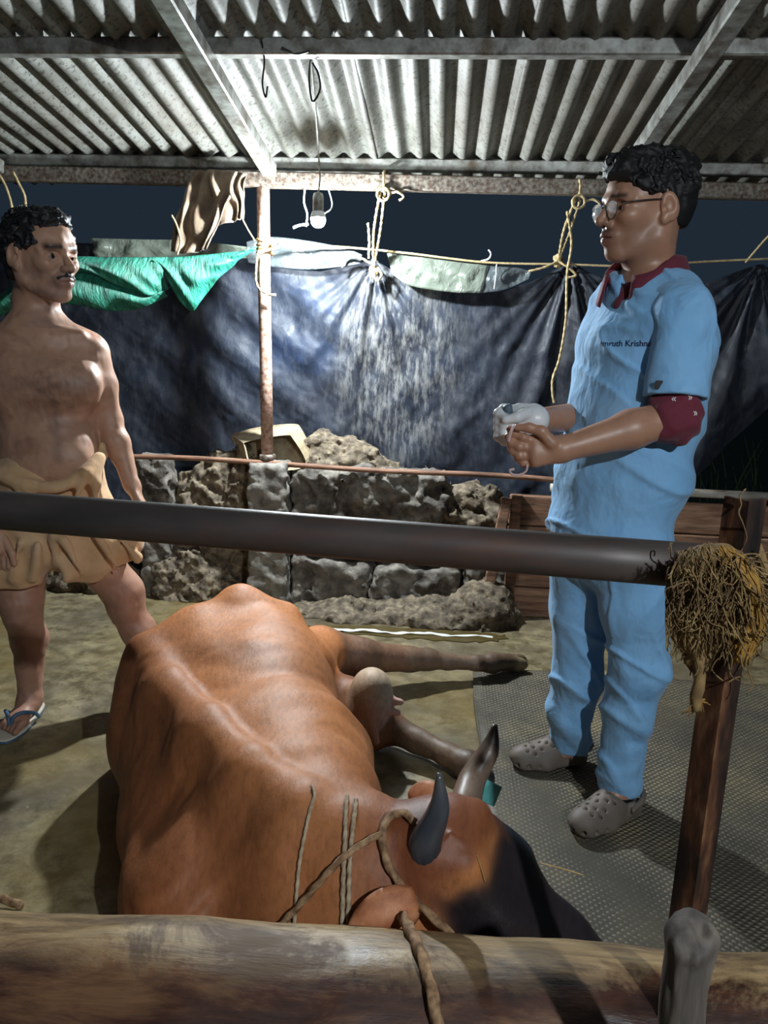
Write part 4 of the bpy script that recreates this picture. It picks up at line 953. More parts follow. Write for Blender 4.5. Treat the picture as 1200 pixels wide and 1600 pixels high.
    s.cap(P(1014, 446), shn+A([0, 0, .008]), .060, .062, .05); s.cap(P(1006, 456), shf, .056, .060, .05)
    def fold(a, c, r_, k=.022, m='+'): s.cap(a, c, r_, r_*.6, k, None, m)
    def crease(X, Y, Z, f, amp, sd, w=.22): return -amp*np.exp(-(SN[sd](X*f[0], Y*f[1], Z*f[2])/w)**2)
    s.disp(None, None, lambda X, Y, Z: crease(X+.8*Z, Y, (Z-.8*X)*.35, (15, 9, 14), .007, 3, .3)*sstep(1.12, 1.22, Z) + crease(X*.5, Y*.5, Z+.35*X, (12, 12, 15), .008, 5, .3)*sstep(1.18, 1.1, Z)*sstep(.78, .86, Z) + crease(X, Y, Z*.4, (14, 14, 12), .006, 6, .3)*sstep(.9, .8, Z))
    s.disp(None, None, lambda X, Y, Z: .0030*np.sin((X*.8+Z*.9)*46+5*np.sin(Z*6))*sstep(1.2, 1.34, Z)*sstep(.60, .48, X) + 0*X + .004*fbm(X*7, Y*7, Z*10, 2, 4))
    s.ell(P(1012, 415), (.072, .080, .075), .012, None, '-'); s.cap(P(988, 436, -.06), P(962, 472, -.10), .032, .010, .01, None, '-')
    s.cut(P(952, 838), A([-.02, -.05, -1.0]), .006)
    V, Q, _ = s.build(.006); shirt = mk('scrub_top', V, Q, M['scrub'], VET)
    sln = shn*.19+eln*.81
    for (s0, s1, rr_, lab) in ((shn, sln, (.070, .064), 'near'), (shf, shf*.35+elf*.65, (.064, .060), 'far')):
        q = Body(); dd = (s1-s0)/np.linalg.norm(s1-s0)
        q.ecap(s0+UPV*.006, s1+dd*.03, (rr_[0]*.95, rr_[1]), (rr_[0]*1.06, rr_[1]*1.08), VF, .02)
        q.cap(s0, P(1010, 455), .058, .05, .04)
        q.disp(None, None, lambda X, Y, Z: crease(X-.6*Z, Y, (Z+.6*X)*.35, (15, 10, 14), .006, 2, .3) + .001*np.sin((Z*.7-X*.9)*52+3*np.sin(Z*14)) + .003*fbm(X*11, Y*11, Z*11, 2, 2))
        q.cut(s1, dd, .003); q.cap(s1-dd*.04, s1+dd*.05, rr_[1]*.86, rr_[1]*.92, .004, None, '-')
        V, Q, _ = q.build(.005); o = mk('sleeve', V, Q, M['scrub'], shirt)
        if lab == 'near': SLEEVE = o
    # maroon shirt: rolled sleeve and collar
    ms = Body(); m0 = shn*.24+eln*.76; m1 = eln*1.0 + (wrn-eln)*.10
    ms.chain([m0, eln+A([.004, .0, -.004]), m1], [.053, .056, .050], .02)
    ms.disp(None, None, lambda X, Y, Z: .0035*np.sin((Z*.8+X*.5)*120+4*np.sin(X*40)) + .002*fbm(X*30, Y*30, Z*30, 2, 1))
    V, Q, _ = ms.build(.005); slv = mk('rolled_sleeve', V, Q, M['maroon'], VET, label='rolled maroon sleeve with small white print')
    col = []
    def collar_leaf(path, h0, h1, th=.004):
        path = A(path); n_ = len(path); g = np.zeros((n_, 6, 3))
        for i in range(n_):
            for j in range(6):
                u_ = j/5; out = path[i]-P(1012, 425); out[2] = 0; out /= np.linalg.norm(out)+1e-9
                g[i, j] = path[i] + UPV*(h0*(1-u_)) + out*(.004+.020*u_) - UPV*(h1*u_)
        return solid_sheet(g, th)
    g = []; N_ = 40
    for i in range(N_):        # collar: tall at the nape, two pointed leaves falling open at the front
        a = math.radians(20+320*i/(N_-1)); d = VF*math.cos(a)+VL*math.sin(a); fr_ = sstep(.1, 1.0, math.cos(a)); row = []
        base = P(1012, 440)+d*(.074+.026*fr_)+UPV*(.040-.050*fr_)
        for j in range(7):
            u_ = j/6; row.append(base + UPV*(.020*math.sin(min(1, u_*3)*1.57) - (.044+.034*fr_)*max(0, u_-.3)/.7) + d*(.002+.024*u_))
        g.append(row)
    V, Fc = solid_sheet(A(g), .004); mk('collar', V, Fc, M['maroon'], VET, label='maroon shirt collar')
    ins = Body(); ins.ell(P(996, 462, -.0), (.060, .060, .030), .01); ins.cap(P(985, 460, -.045), P(972, 478, -.062), .03, .022, .02); V, Q, _ = ins.build(.006); mk('undershirt', V, Q, M['maroon'], VET, label='maroon shirt front in the neck opening')
    # trousers
    t_ = Body()
    t_.echain([P(958, 770), P(956, 850)], [(.155, .125), (.158, .13)], VL, .04)
    t_.echain([P(988, 850, -.05), P(992, 950, -.06), P(1000, 1045, -.06), P(982, 1110, -.05), Zp(966, 1232, .075)], [(.105, .10), (.088, .092), (.074, .078), (.066, .064), (.058, .060)], VL, .03)
    t_.echain([P(912, 850, .08), P(906, 950, .10), P(903, 1050, .11), P(890, 1110, .14), Zp(890, 1166, .075)], [(.10, .10), (.080, .085), (.068, .074), (.062, .066), (.060, .062)], VL, .03)
    t_.disp(None, None, lambda X, Y, Z: crease(X*.6, Y*.6, Z+.45*X, (9, 9, 11), .010, 1, .25)*sstep(.66, .5, Z) + crease(X, Y, Z*.45, (10, 8, 8), .006, 4)*sstep(.42, .6, Z) + .35*(sstep(.62, .40, Z)*(.0042*np.sin(Z*46+9*np.sin(X*9+Y*7)+X*26) + .003*np.sin(Z*70-31*X+4*np.sin(Y*18+Z*10)))*sstep(-.8, .4, fbm(X*5, Y*5, Z*6, 2, 1)) + .004*np.sin((Z*.6+X*.9)*34+Y*9)*sstep(.45, .6, Z) + .003*fbm(X*9, Y*9, Z*12, 2, 6)))
    t_.cut((0, 0, .075), (0, 0, -1), .008)
    V, Q, _ = t_.build(.006); mk('trousers', V, Q, M['scrub'], VET)
    seam = []
    # gloved far hand
    g = Body(); Pg = lambda x, y, d: P(x, y, -.13+d)
    g.ecap(Pg(834, 656, .0), Pg(812, 656, -.012), (.036, .024), (.042, .024), (0, .2, 1), .015)
    g.chain([Pg(822, 646, -.03), Pg(808, 652, -.045), Pg(790, 656, -.045)], [.015, .0125, .0105], .008)
    for q, (y0, y1, y2) in enumerate([(642, 640, 652), (650, 652, 664), (660, 664, 676), (670, 676, 688)]):
        g.chain([Pg(812, y0, -.006), Pg(788, y1-1, -.004), Pg(779, (y1+y2)/2, -.016), Pg(788, y2+1, -.032), Pg(800, y2+2, -.034)], [.0135, .0125, .012, .0115, .010], .006)
    g.cap(Pg(826, 656, 0), Pg(833, 656, .004), .036, .040, .01)
    V, Q, _ = g.build(.0035); mk('glove', V, Q, M['glove'], VET, label='white latex glove on the far hand')
    # what the hands hold
    V, Fc = lathe([(.004, -.02), (.011, -.018), (.012, .012), (.009, .016)], Pg(794, 642, -.02), 18, (-.25, -.2, .95)); mk('medicine_vial', V, Fc, mat_noise('grey_blue_rubber', [(.3, srgb(72, 90, 102)), (.7, srgb(92, 112, 126))], 20, rough=.5, bump=0), label='small grey blue rubber-capped vial pinched in the gloved hand', cat='vial')
    V, Fc = cord_geo([Pf(824, 726, -.02), Pf(822, 736, -.02), Pf(812, 742, -.02), Pf(800, 741, -.02), Pf(797, 735, -.02), Pf(804, 733, -.02)], .0028); V2, F2 = cord_geo([Pf(804, 664, -.022), Pf(799, 674, -.024), Pf(795, 690, -.024)], .0032)
    mt = mat_noise('pink_tube', [(.3, srgb(190, 150, 150)), (.7, srgb(222, 196, 192))], 20, rough=.4, bump=0)
    mk('thin_tube', V, Fc, mt, label='thin pinkish tubing trailing below the bare hand', cat='tube'); mk('white_strip', V2, F2, mt, label='short pale strip hanging between the thumb and the gloved fingers', cat='strip')
    # clogs
    for (heel, toe, ank, lab) in ((Zp(990, 1272, .0), Zp(897, 1316, .0), an, 'near'), (Zp(914, 1197, .0), Zp(802, 1207, .0), af, 'far')):
        f = toe-heel; L = np.linalg.norm(f); K_ = frame_from((heel[0], heel[1], .018), f, UPV); c = Body()
        L_ = .27; k = L/L_
        c.ecap((.045, 0, .022), (.15, 0, .022), (.040, .022), (.052, .022), (0, 1, 0), .03, fr=K_); c.ecap((.15, 0, .022), (.222, 0, .022), (.052, .022), (.045, .022), (0, 1, 0), .03, fr=K_)
        c.ell((.175, 0, .040), (.085, .047, .038), .02, fr=K_); c.ell((.115, 0, .055), (.05, .044, .042), .03, fr=K_)
        c.cap((.03, -.028, .03), (.06, -.036, .05), .016, .016, .02, fr=K_); c.cap((.03, .028, .03), (.06, .036, .05), .016, .016, .02, fr=K_); c.ell((.03, 0, .03), (.03, .036, .034), .015, fr=K_)
        c.ell((.055, 0, .085), (.062, .036, .040), .01, None, '-', fr=K_)
        for (hx, hy) in [(.125, 0), (.145, -.016), (.145, .016), (.165, 0), (.165, -.028), (.165, .028), (.188, -.014), (.188, .014), (.188, -.034), (.188, .034), (.208, 0), (.21, -.024), (.21, .024), (.13, -.03), (.13, .03)]:
            c.cap((hx, hy, .045), (hx, hy, .12), .0046, .0046, .002, None, '-', fr=K_)
        for q in range(7):
            a = math.radians(-80+q*26.6); c.cap((.165+.075*math.cos(a), .055*math.sin(a), .026), (.165+.10*math.cos(a), .075*math.sin(a), .026), .0062, .0062, .002, None, '-', fr=K_)
        c.cut((0, 0, .016), (0, 0, -1), .004)
        V, Q, _ = c.build(.0042, fine=[]); cl = mk('clog', V, Q, M['clog'], VET, label=lab+' perforated taupe foam clog')
        st = [K_.w((.075, -.048, .050)), K_.w((.03, -.044, .062)), K_.w((-.003, -.02, .064)), K_.w((-.010, 0, .064)), K_.w((-.003, .02, .064)), K_.w((.03, .044, .062)), K_.w((.075, .048, .050))]
        V, Fc = tube(catmull(st, 5), .0085, 8); sp = mk('heel_strap', V, Fc, M['clog'], cl)
        for y in (-.052, .052): V, Fc = lathe([(.007, -.004), (.009, 0), (.007, .004)], K_.w((.072, y, .050)), 14, tuple(VL)); mk('rivet', V, Fc, M['clog'], cl)
        b2 = Body(); b2.cap((.055, 0, .04), (.19, 0, .036), .030, .028, fr=K_); V, Q, _ = b2.build(.006); mk('sock_foot', V, Q, M['black'], cl)
    return hd, shirt, slv, SLEEVE
VHD, VSHIRT, VSLV, VSLEEVE = vet()
# printed name over the chest pocket and marks on the sleeves, laid on the cloth
SB = bvh_of(VSHIRT); SB2 = bvh_of(VSLEEVE); MB_ = bvh_of(VSLV)
def print_on(text, bv, centre_px, size, mat, parent, name, skew=0.0, lift=.0012):
    cu = bpy.data.curves.new('t', 'FONT'); cu.body = text; cu.size = size; cu.align_x = 'CENTER'; cu.align_y = 'CENTER'; cu.offset = size*.012
    ob = bpy.data.objects.new('t', cu); COL.objects.link(ob); bpy.context.view_layer.update()
    me = bpy.data.meshes.new_from_object(ob.evaluated_get(bpy.context.evaluated_depsgraph_get())); bpy.data.objects.remove(ob)
    bm = bmesh.new(); bm.from_mesh(me); bmesh.ops.triangulate(bm, faces=bm.faces[:])
    bmesh.ops.subdivide_edges(bm, edges=[e for e in bm.edges if e.calc_length() > size*.35], cuts=1)
    c = lay(bv, *centre_px, 0); cx = lay(bv, centre_px[0]+6, centre_px[1], 0); e1 = cx-c; e1 = e1/np.linalg.norm(e1); V = []
    d0 = c-CPOS; d0 /= np.linalg.norm(d0); e2 = np.cross(e1, d0); e2 = e2 if e2[2] > 0 else -e2; e2 /= np.linalg.norm(e2)
    for v in bm.verts:
        q = c + e1*(v.co.x) + e2*(v.co.y+skew*v.co.x); h = bv.find_nearest(Vector(q)); n_ = A(h[1]); n_ = n_ if n_@(-d0) > 0 else -n_
        V.append(A(h[0])+n_*lift)
    Fc = [[v.index for v in f.verts] for f in bm.faces]; bm.free(); return mk(name, V, Fc, mat, parent, smooth=False)
M['ink'] = mat_noise('navy_print', [(.3, srgb(18, 26, 60)), (.7, srgb(28, 36, 74))], 20, rough=.6, bump=0)
M['whiteink'] = mat_noise('white_print', [(.3, srgb(214, 206, 206)), (.7, srgb(232, 226, 226))], 20, rough=.6, bump=0)
print_on('Amruth Krishnan', SB, (978, 537), .0205, M['ink'], VSHIRT, 'chest_print', 0)
for (x, y, s_) in ((1053, 623, '«'), (1078, 620, '»'), (1020, 617, '«'), (1086, 645, '»')): print_on(s_, MB_, (x, y), .022, M['whiteink'], VSLV, 'sleeve_print')
tg = lay(SB2, 1030, 602, .002)
if tg is not None:
    V, Fc = beam(tg-UPV*.010, tg+UPV*.010, .017, .003, up=(0, -1, 0), bev=.0008); lb = mk('brand_tab', V, Fc, M['black'], VSHIRT, smooth=False, label='tiny dark label tab at the sleeve hem')
# ---------------------------------------------------------------- the bare-chested man at the left
MY = 2.42
MF = A([.38, -.925, 0]); ML = A([.925, .38, 0])
MAN = empty('person', (*Yp(75, 1120, MY)[:2], 0), 'bare-chested man in a folded tan waist cloth and blue flip-flops looking across', 'person')
MSK, MLIP = srgb(188, 146, 122), srgb(156, 108, 98)
def man():
    P = lambda x, y, d=0.: Yp(x, y, MY+d)
    hd = frame_from(P(66, 400, -.02), (.91, -.41, -.03), (-.04, .02, 1))
    b = Body(); head_prims(b, hd, MSK, MLIP, 1.07, True)
    b.chain([P(58, 512, .02), P(55, 470, .02), hd.w((-.02, 0, -.03))], [.068, .062, .06], .035, MSK)
    # trunk
    b.echain([P(68, 545), P(72, 600), P(76, 670), P(80, 730), P(80, 810)], [(.150, .085), (.158, .105), (.142, .105), (.148, .12), (.155, .115)], ML, .05, MSK)
    b.ell(P(90, 715, -.055), (.12, .085, .11), .06, MSK)                       # belly
    for (x, y) in ((38, 596), (112, 600)): b.ell(P(x, y, -.048), (.085, .05, .060), .10, MSK)      # chest muscles
    shl, shr = P(140, 550, .045), P(-14, 546, -.03)
    b.cap(P(62, 520, .01), shl, .055, .055, .06, MSK); b.cap(P(62, 520, .01), shr, .055, .055, .06, MSK)
    b.cap(P(75, 524, -.048), P(126, 524, -.012), .012, .012, .03, MSK); b.cap(P(62, 526, -.052), P(10, 528, -.05), .012, .012, .03, MSK)   # collarbones
    # left arm hanging, right arm at the picture edge
    el, wl = P(172, 655, .07), P(206, 758, .03)
    b.chain([shl, (shl+el)/2+A([.004, 0, 0]), el], [.052, .047, .038], .03, MSK); b.chain([el, el*.65+wl*.35, wl], [.038, .041, .027], .02, MSK)
    hl_ = P(224, 800, .02); b.ecap(wl, hl_, (.022, .027), (.020, .036), ML, .02, MSK)
    for q in range(4): f0 = hl_+MF*(.026-.017*q); b.chain([f0, f0+A([.006, -.005, -.035]), f0+A([.002, -.02, -.062])], [.0095, .009, .0078], .006, MSK)
    b.chain([wl+MF*.02, hl_+MF*.045+A([0, 0, .01]), hl_+MF*.045+A([0, 0, -.03])], [.014, .012, .009], .008, MSK)
    er, wr = P(-8, 700, .0), P(-8, 822, -.14)
    b.chain([shr, er], [.052, .040], .03, MSK); b.chain([er, er*.65+wr*.35, wr], [.040, .041, .027], .02, MSK)
    hr_ = P(0, 862, -.16); b.ecap(wr, hr_, (.020, .027), (.018, .038), ML, .02, MSK)
    for q in range(4): f0 = hr_+A([-.026+.0175*q, 0, -.01]); b.chain([f0, f0+A([.004, -.006, -.035]), f0+A([.010, .006, -.060])], [.0095, .0088, .0078], .006, MSK)
    b.chain([wr+A([.02, -.01, -.02]), hr_+A([.045, -.01, 0]), hr_+A([.05, -.01, -.035])], [.014, .012, .009], .008, MSK)
    # legs
    hpr, hpl = P(40, 850, .0), P(128, 850, .03)
    knr, anr = P(36, 964, -.06), Zp(46, 1084, .085)
    knl, anl = P(198, 950, .08), Zp(238, 1084, .085)
    b.chain([hpr, knr+A([-.004, 0, .06]), knr, knr*.7+anr*.3+A([0, .03, 0]), anr], [.085, .068, .056, .056, .037], .03, MSK)
    b.chain([hpl, knl+A([-.01, 0, .06]), knl, knl*.7+anl*.3+A([.004, .03, 0]), anl], [.085, .068, .056, .056, .037], .03, MSK)
    b.ell(knr+A([.01, -.04, .01]), (.034, .028, .04), .02, MSK); b.ell(knl+A([.01, -.04, .01]), (.034, .028, .04), .02, MSK)
    FEET = []
    for an, d in ((anr, Zp(4, 1156)-Zp(64, 1100)), (anl, A([.35, -.93, 0]))):
        d = d/np.linalg.norm(d); g0 = A([an[0], an[1], 0]); sd = A([-d[1], d[0], 0]); FEET.append((g0-d*.062, g0+d*.185))
        b.cap(an-A([0, 0, .02]), g0-d*.03+A([0, 0, .045]), .037, .030, .03, MSK)
        t0 = g0+d*.100+A([0, 0, .038]); b.ecap(an-A([0, 0, .03]), t0, (.033, .034), (.040, .020), sd, .03, MSK); big = 2 if an is anr else -2
        for q in range(-2, 3):
            ln = .058-.007*abs(q-big); w_ = .0125 if q == big else .0098; base = t0+sd*q*.0165+A([0, 0, -.004])
            b.chain([base, base+d*ln*.55+A([0, 0, .0]), base+d*ln+A([0, 0, -.006])], [w_*1.15, w_, w_*.92], .006, MSK)
    # muscle relief and navel
    b.ell(P(100, 738, -.155), (.012, .02, .008), .012, MSK, '-')
    b.disp(None, None, lambda X, Y, Z: .0018*fbm(X*16, Y*16, Z*16, 3, 1))
    b.cap(P(88, 610, -.155), P(98, 720, -.165), .010, .008, .03, None, '-')
    lo = hd.o-A([.15, .16, .15]); hi = hd.o+A([.16, .15, .15]); tr = P(20, 1140)
    V, Q, C = b.build(.0075, fine=[(lo, hi, .0026), (Zp(40, 1140)-A([.12, .12, .02]), Zp(40, 1140)+A([.12, .12, .10]), .0045)], default=MSK)
    X, Y, Z = V.T; hl = (V-hd.o) @ hd.M/1.07; x, y, z = hl.T; near = (np.abs(hl) < .2).all(1); n = fbm(X*60, Y*60, Z*60, 2, 2); n1 = fbm(X*14, Y*14, Z*22, 3, 4)
    # body hair over the chest, sun-darkened legs and forearms, stubble, brows
    cc = P(82, 612, -.15); dx = ((V-cc) @ ML)/.15; dz = (Z-cc[2])/.085; front = sstep(-.02, .05, (V-P(75, 620)) @ MF)
    chest = np.exp(-(dx*dx+dz*dz)*1.1)*front; line = np.exp(-(((V-cc) @ ML)/.018)**2)*sstep(.0, -.05, Z-cc[2])*sstep(-.24, -.20, Z-cc[2])*front
    lower = sstep(.62, .40, Z)
    C = smooth_cols(C, V, [(.62*chest*(.75+.25*n), srgb(78, 62, 56)), (.4*line, srgb(84, 62, 54)), (.55*lower, srgb(146, 104, 88)), (.3*sstep(.2, 1, n1)*(~near), srgb(128, 84, 68)),
        (near*sstep(.052, .075, x)*np.exp(-((z-.0255+np.abs(y)*.08)/.0085)**2)*sstep(.010, .016, np.abs(y))*sstep(.060, .050, np.abs(y))*.97, srgb(20, 17, 17)),
        (near*sstep(-.015, -.05, z)*sstep(-.03, .02, x)*(.42+.2*n), srgb(132, 112, 104)), (near*sstep(.0, .03, x)*sstep(.04, .07, z)*.25, srgb(178, 130, 104))])
    mk('body', V, Q, skin_mat('sun_browned_skin', rough=.5), MAN, cols=C); eyes(hd, MAN, 1.07, (1, .1, 0))
    # hair and moustache
    h = Body(); sc = 1.07
    h.ell(A((-.030, 0, .044))*sc, A((.104, .083, .086))*sc, .02, fr=hd); h.ell(A((-.062, 0, -.005))*sc, A((.064, .076, .082))*sc, .03, fr=hd); h.ell(A((.02, 0, .085))*sc, A((.062, .066, .042))*sc, .03, fr=hd)
    h.ell(A((.020, .066, .046))*sc, A((.032, .016, .036))*sc, .01, fr=hd); h.ell(A((.020, -.066, .046))*sc, A((.032, .016, .036))*sc, .01, fr=hd); h.ell(A((.055, 0, .098))*sc, A((.034, .05, .020))*sc, .02, fr=hd); h.cap(A((.030, .070, .03))*sc, A((.016, .072, -.016))*sc, .011, .008, .01, fr=hd); h.cap(A((.030, -.070, .03))*sc, A((.016, -.072, -.016))*sc, .011, .008, .01, fr=hd)
    h.ell((.098, 0, .012), (.072, .070, .062), .012, None, '-', fr=hd); h.ell((.040, .09, -.022), (.072, .032, .046), .012, None, '-', fr=hd); h.ell((.040, -.09, -.022), (.072, .032, .046), .012, None, '-', fr=hd); h.ell((-.02, 0, -.11), (.12, .11, .05), .01, None, '-', fr=hd)
    h.disp(None, None, lambda X, Y, Z: .0048*fbm((X-hd.o[0])*46, (Y-hd.o[1])*46, (Z-hd.o[2])*46, 3, 3, .6))
    V, Q, _ = h.build(.004); hb = mk('hair', V, Q, mat_noise('greying_hair', [(.3, srgb(12, 12, 14)), (.62, srgb(30, 30, 33)), (.78, srgb(92, 92, 94))], 70, rough=.5, bump=.7, bscale=150, bdist=.003), MAN)
    rr = np.random.default_rng(9); curls = []
    for i in range(240):
        th = rr.uniform(0, 6.28); u_ = rr.uniform(-.3, 1); q_ = math.sqrt(max(0, 1-u_*u_*.85)); c0 = A([-.028+.104*math.cos(th)*q_, .083*math.sin(th)*q_, .044+.086*u_])
        if c0[0] > .03 and c0[2] < .075 or c0[2] < .02: continue
        n_ = c0-A([-.03, 0, .03]); n_ /= np.linalg.norm(n_); t_ = np.cross(n_, rr.normal(size=3)); t_ /= np.linalg.norm(t_); R_ = rr.uniform(.004, .009)
        curls.append(tube(catmull([hd.w(c0*sc + t_*R_*math.cos(a)*1.2 + n_*(.002+R_*math.sin(a)*.7)) for a in np.linspace(-.6, 3.2, 6)], 3), rr.uniform(.001, .0018), 4))
    V, Fc = joined(curls); mk('curls', V, Fc, M['hair'], hb)
    mo = Body()
    for y_ in (-1, 1): mo.cap(A((.1065, y_*.004, -.0530))*1.07, A((.0965, y_*.027, -.0615))*1.07, .0064, .0046, .004, fr=hd)
    mo.disp(None, None, lambda X, Y, Z: .0014*fbm(X*160, Y*160, Z*160, 2, 1)); V, Q, _ = mo.build(.0022); mk('moustache', V, Q, M['hair'], MAN)
    # folded waist cloth
    M['lungi'] = fabric('tan_cotton_cloth', [(.3, srgb(190, 148, 108)), (.5, srgb(208, 170, 130)), (.7, srgb(216, 182, 146))], 5, .85, .4, 18)
    w = Body()
    w.echain([P(80, 738, -.01), P(82, 800, 0), P(84, 845, 0)], [(.166, .140), (.176, .142), (.19, .145)], ML, .04)
    w.echain([P(40, 815, -.03), P(28, 892, -.05)], [(.12, .115), (.125, .115)], ML, .03)
    w.echain([P(125, 812, -.01), P(146, 858, .02)], [(.12, .115), (.128, .12)], ML, .03)
    w.ell(P(200, 846, .02), (.045, .08, .05), .04); w.ell(P(112, 885, -.08), (.05, .05, .05), .04)
    # waist roll, knot and hanging folds
    band = [P(162, 706, .02), P(150, 725, -.06), P(120, 748, -.135), P(85, 760, -.16), P(40, 757, -.16), P(5, 742, -.14), P(-25, 725, -.06)]
    w.chain(list(catmull(A(band), 3)), [.016]*19, .018)
    w.ell(P(160, 698, .0), (.017, .020, .022), .012); w.ell(P(158, 712, -.02), (.022, .028, .018), .012)
    w.chain([P(152, 715, -.06), P(135, 742, -.13), P(120, 775, -.15)], [.014, .012, .008], .02); w.chain([P(156, 716, -.05), P(150, 755, -.11), P(148, 800, -.12)], [.013, .014, .008], .02)
    w.chain([P(30, 757, -.16), P(36, 790, -.165)], [.012, .009], .015); w.chain([P(44, 758, -.165), P(52, 795, -.165)], [.012, .008], .015)
    for (a_, c_, d_, r_) in (((78, 845, -.14), (104, 905, -.125), 0, .013), ((84, 840, -.145), (86, 900, -.12), 0, .012), ((100, 845, -.15), (130, 900, -.13), 0, .012), ((30, 850, -.165), (20, 905, -.16), 0, .012), ((60, 850, -.16), (55, 905, -.14), 0, .012), ((150, 830, -.12), (185, 890, -.09), 0, .014), ((180, 835, -.07), (214, 872, -.05), 0, .014)):
        w.cap(P(*a_), P(*c_), r_, r_*.9, .022)
    w.disp(None, None, lambda X, Y, Z: .005*np.sin((((X-MAN.location[0])*ML[0]+(Y-MY)*ML[1])*1.0+Z*.35)*58+3*np.sin(Z*17))*sstep(.78, .66, Z) + .004*fbm(X*9, Y*9, Z*9, 3, 5))
    hm = P(84, 905); w.cut((0, 0, P(60, 915, -.1)[2]), (0, 0, -1), .01)
    for (x_, y_, dd, rx) in ((42, 935, -.08, .075), (190, 905, .03, .085)): w.ell(P(x_, y_, dd), (rx, rx, .07), .02, None, '-')
    w.cap(P(80, 900, -.2), P(88, 912, .2), .028, .034, .02, None, '-')
    V, Q, _ = w.build(.006); mk('waist_cloth', V, Q, M['lungi'], MAN)
    # flip-flops
    mw = mat_noise('cream_sole', [(.3, srgb(196, 186, 168)), (.7, srgb(216, 208, 192))], 12, rough=.6, bump=.2, bscale=80); mb = mat_noise('blue_rubber_strap', [(.3, srgb(46, 76, 104)), (.7, srgb(78, 112, 140))], 14, rough=.5, bump=0)
    for heel, toe_ in FEET:
        K_ = frame_from((heel[0], heel[1], 0), toe_-heel, UPV); L = np.linalg.norm(toe_-heel); n_ = 28; out = []
        for i in range(n_):
            a = 2*math.pi*i/n_; xx = (.5-.54*math.cos(a))*L; wd = (.036+.013*sstep(.3, .8, xx/L))*abs(math.sin(a))**.75*math.copysign(1, math.sin(a)); out.append((xx, wd))
        V = [K_.w((x_, y_, z_)) for z_ in (.003, .011, .017) for x_, y_ in out]
        Fc = [(q*n_+i, q*n_+(i+1) % n_, (q+1)*n_+(i+1) % n_, (q+1)*n_+i) for q in range(2) for i in range(n_)] + [tuple(reversed(range(n_))), tuple(2*n_+i for i in range(n_))]
        so = mk('flip_flop', V, Fc, None, MAN, smooth=False, mats=[mb, mw], fmat=[0]*n_+[1]*n_+[0, 1], label='blue and cream rubber flip-flop')
        for y_ in (-1, 1):
            V, Fc = tube(catmull([K_.w((.38*L, y_*.046, .018)), K_.w((.52*L, y_*.050, .050)), K_.w((.66*L, y_*.028, .068)), K_.w((.755*L, y_*.008, .060)), K_.w((.80*L, .0, .020))], 5), .0065, 8); mk('strap', V, Fc, mb, so)
    return hd
MHD = man()
# ================================================================ hung cloths, plastic, cords
M['yrope'] = mat_noise('yellowed_cord', [(.3, srgb(150, 128, 88)), (.6, srgb(184, 164, 122)), (.8, srgb(200, 184, 148))], 60, rough=.7, bump=.2, bscale=200, bdist=.001)
def cord(name, pts, r_, mat, label, cat='cord', fancy=False):
    V, Fc = rope_geo(pts, r_) if fancy else cord_geo(pts, r_); return mk(name, V, Fc, mat, label=label, cat=cat)
RY = 3.80
# line the sheets hang from
cord('hang_line', [Yp(414, 378, 3.58), Yp(470, 382, 3.7), Yp(560, 388, RY), Yp(640, 396, RY), Yp(760, 410, RY), Yp(880, 413, RY), Yp(1000, 416, RY), Yp(1100, 409, RY), Yp(1260, 402, RY)], .0055, M['yrope'], 'long yellowish line stretched along the top of the tarpaulin')
# knots on the post
pk_ = empty('post_knot', Yp(415, 400, BY), 'yellow cord wound round the slim post with a hanging tail', 'rope')
for k in range(4):
    c = Yp(414, 374+7*k, BY); P_ = [c+A([.034*math.cos(a), .034*math.sin(a), .006*math.sin(a+k)]) for a in np.linspace(0, 6.28, 14)]; V, Fc = rope_geo(P_, .0065, 3); mk('turn', V, Fc, M['yrope'], pk_)
V, Fc = rope_geo([Yp(424, 384, 3.56), Yp(436, 378, 3.55), Yp(434, 386, 3.55), Yp(420, 390, 3.555), Yp(404, 396, 3.555)], .006); mk('bow', V, Fc, M['yrope'], pk_)
V, Fc = rope_geo([Yp(404, 392, 3.555), Yp(401, 410, 3.55), Yp(400, 438, 3.55), Yp(406, 452, 3.55), Yp(420, 460, 3.545), Yp(431, 461, 3.545)], .005); mk('tail', V, Fc, M['yrope'], pk_)
V, Fc = tube(catmull([Yp(372, 320, 3.6), Yp(378, 340, 3.6), Yp(388, 360, 3.59), Yp(398, 376, 3.57)], 4), .004, 6); mk('stay', V, Fc, M['yrope'], pk_)
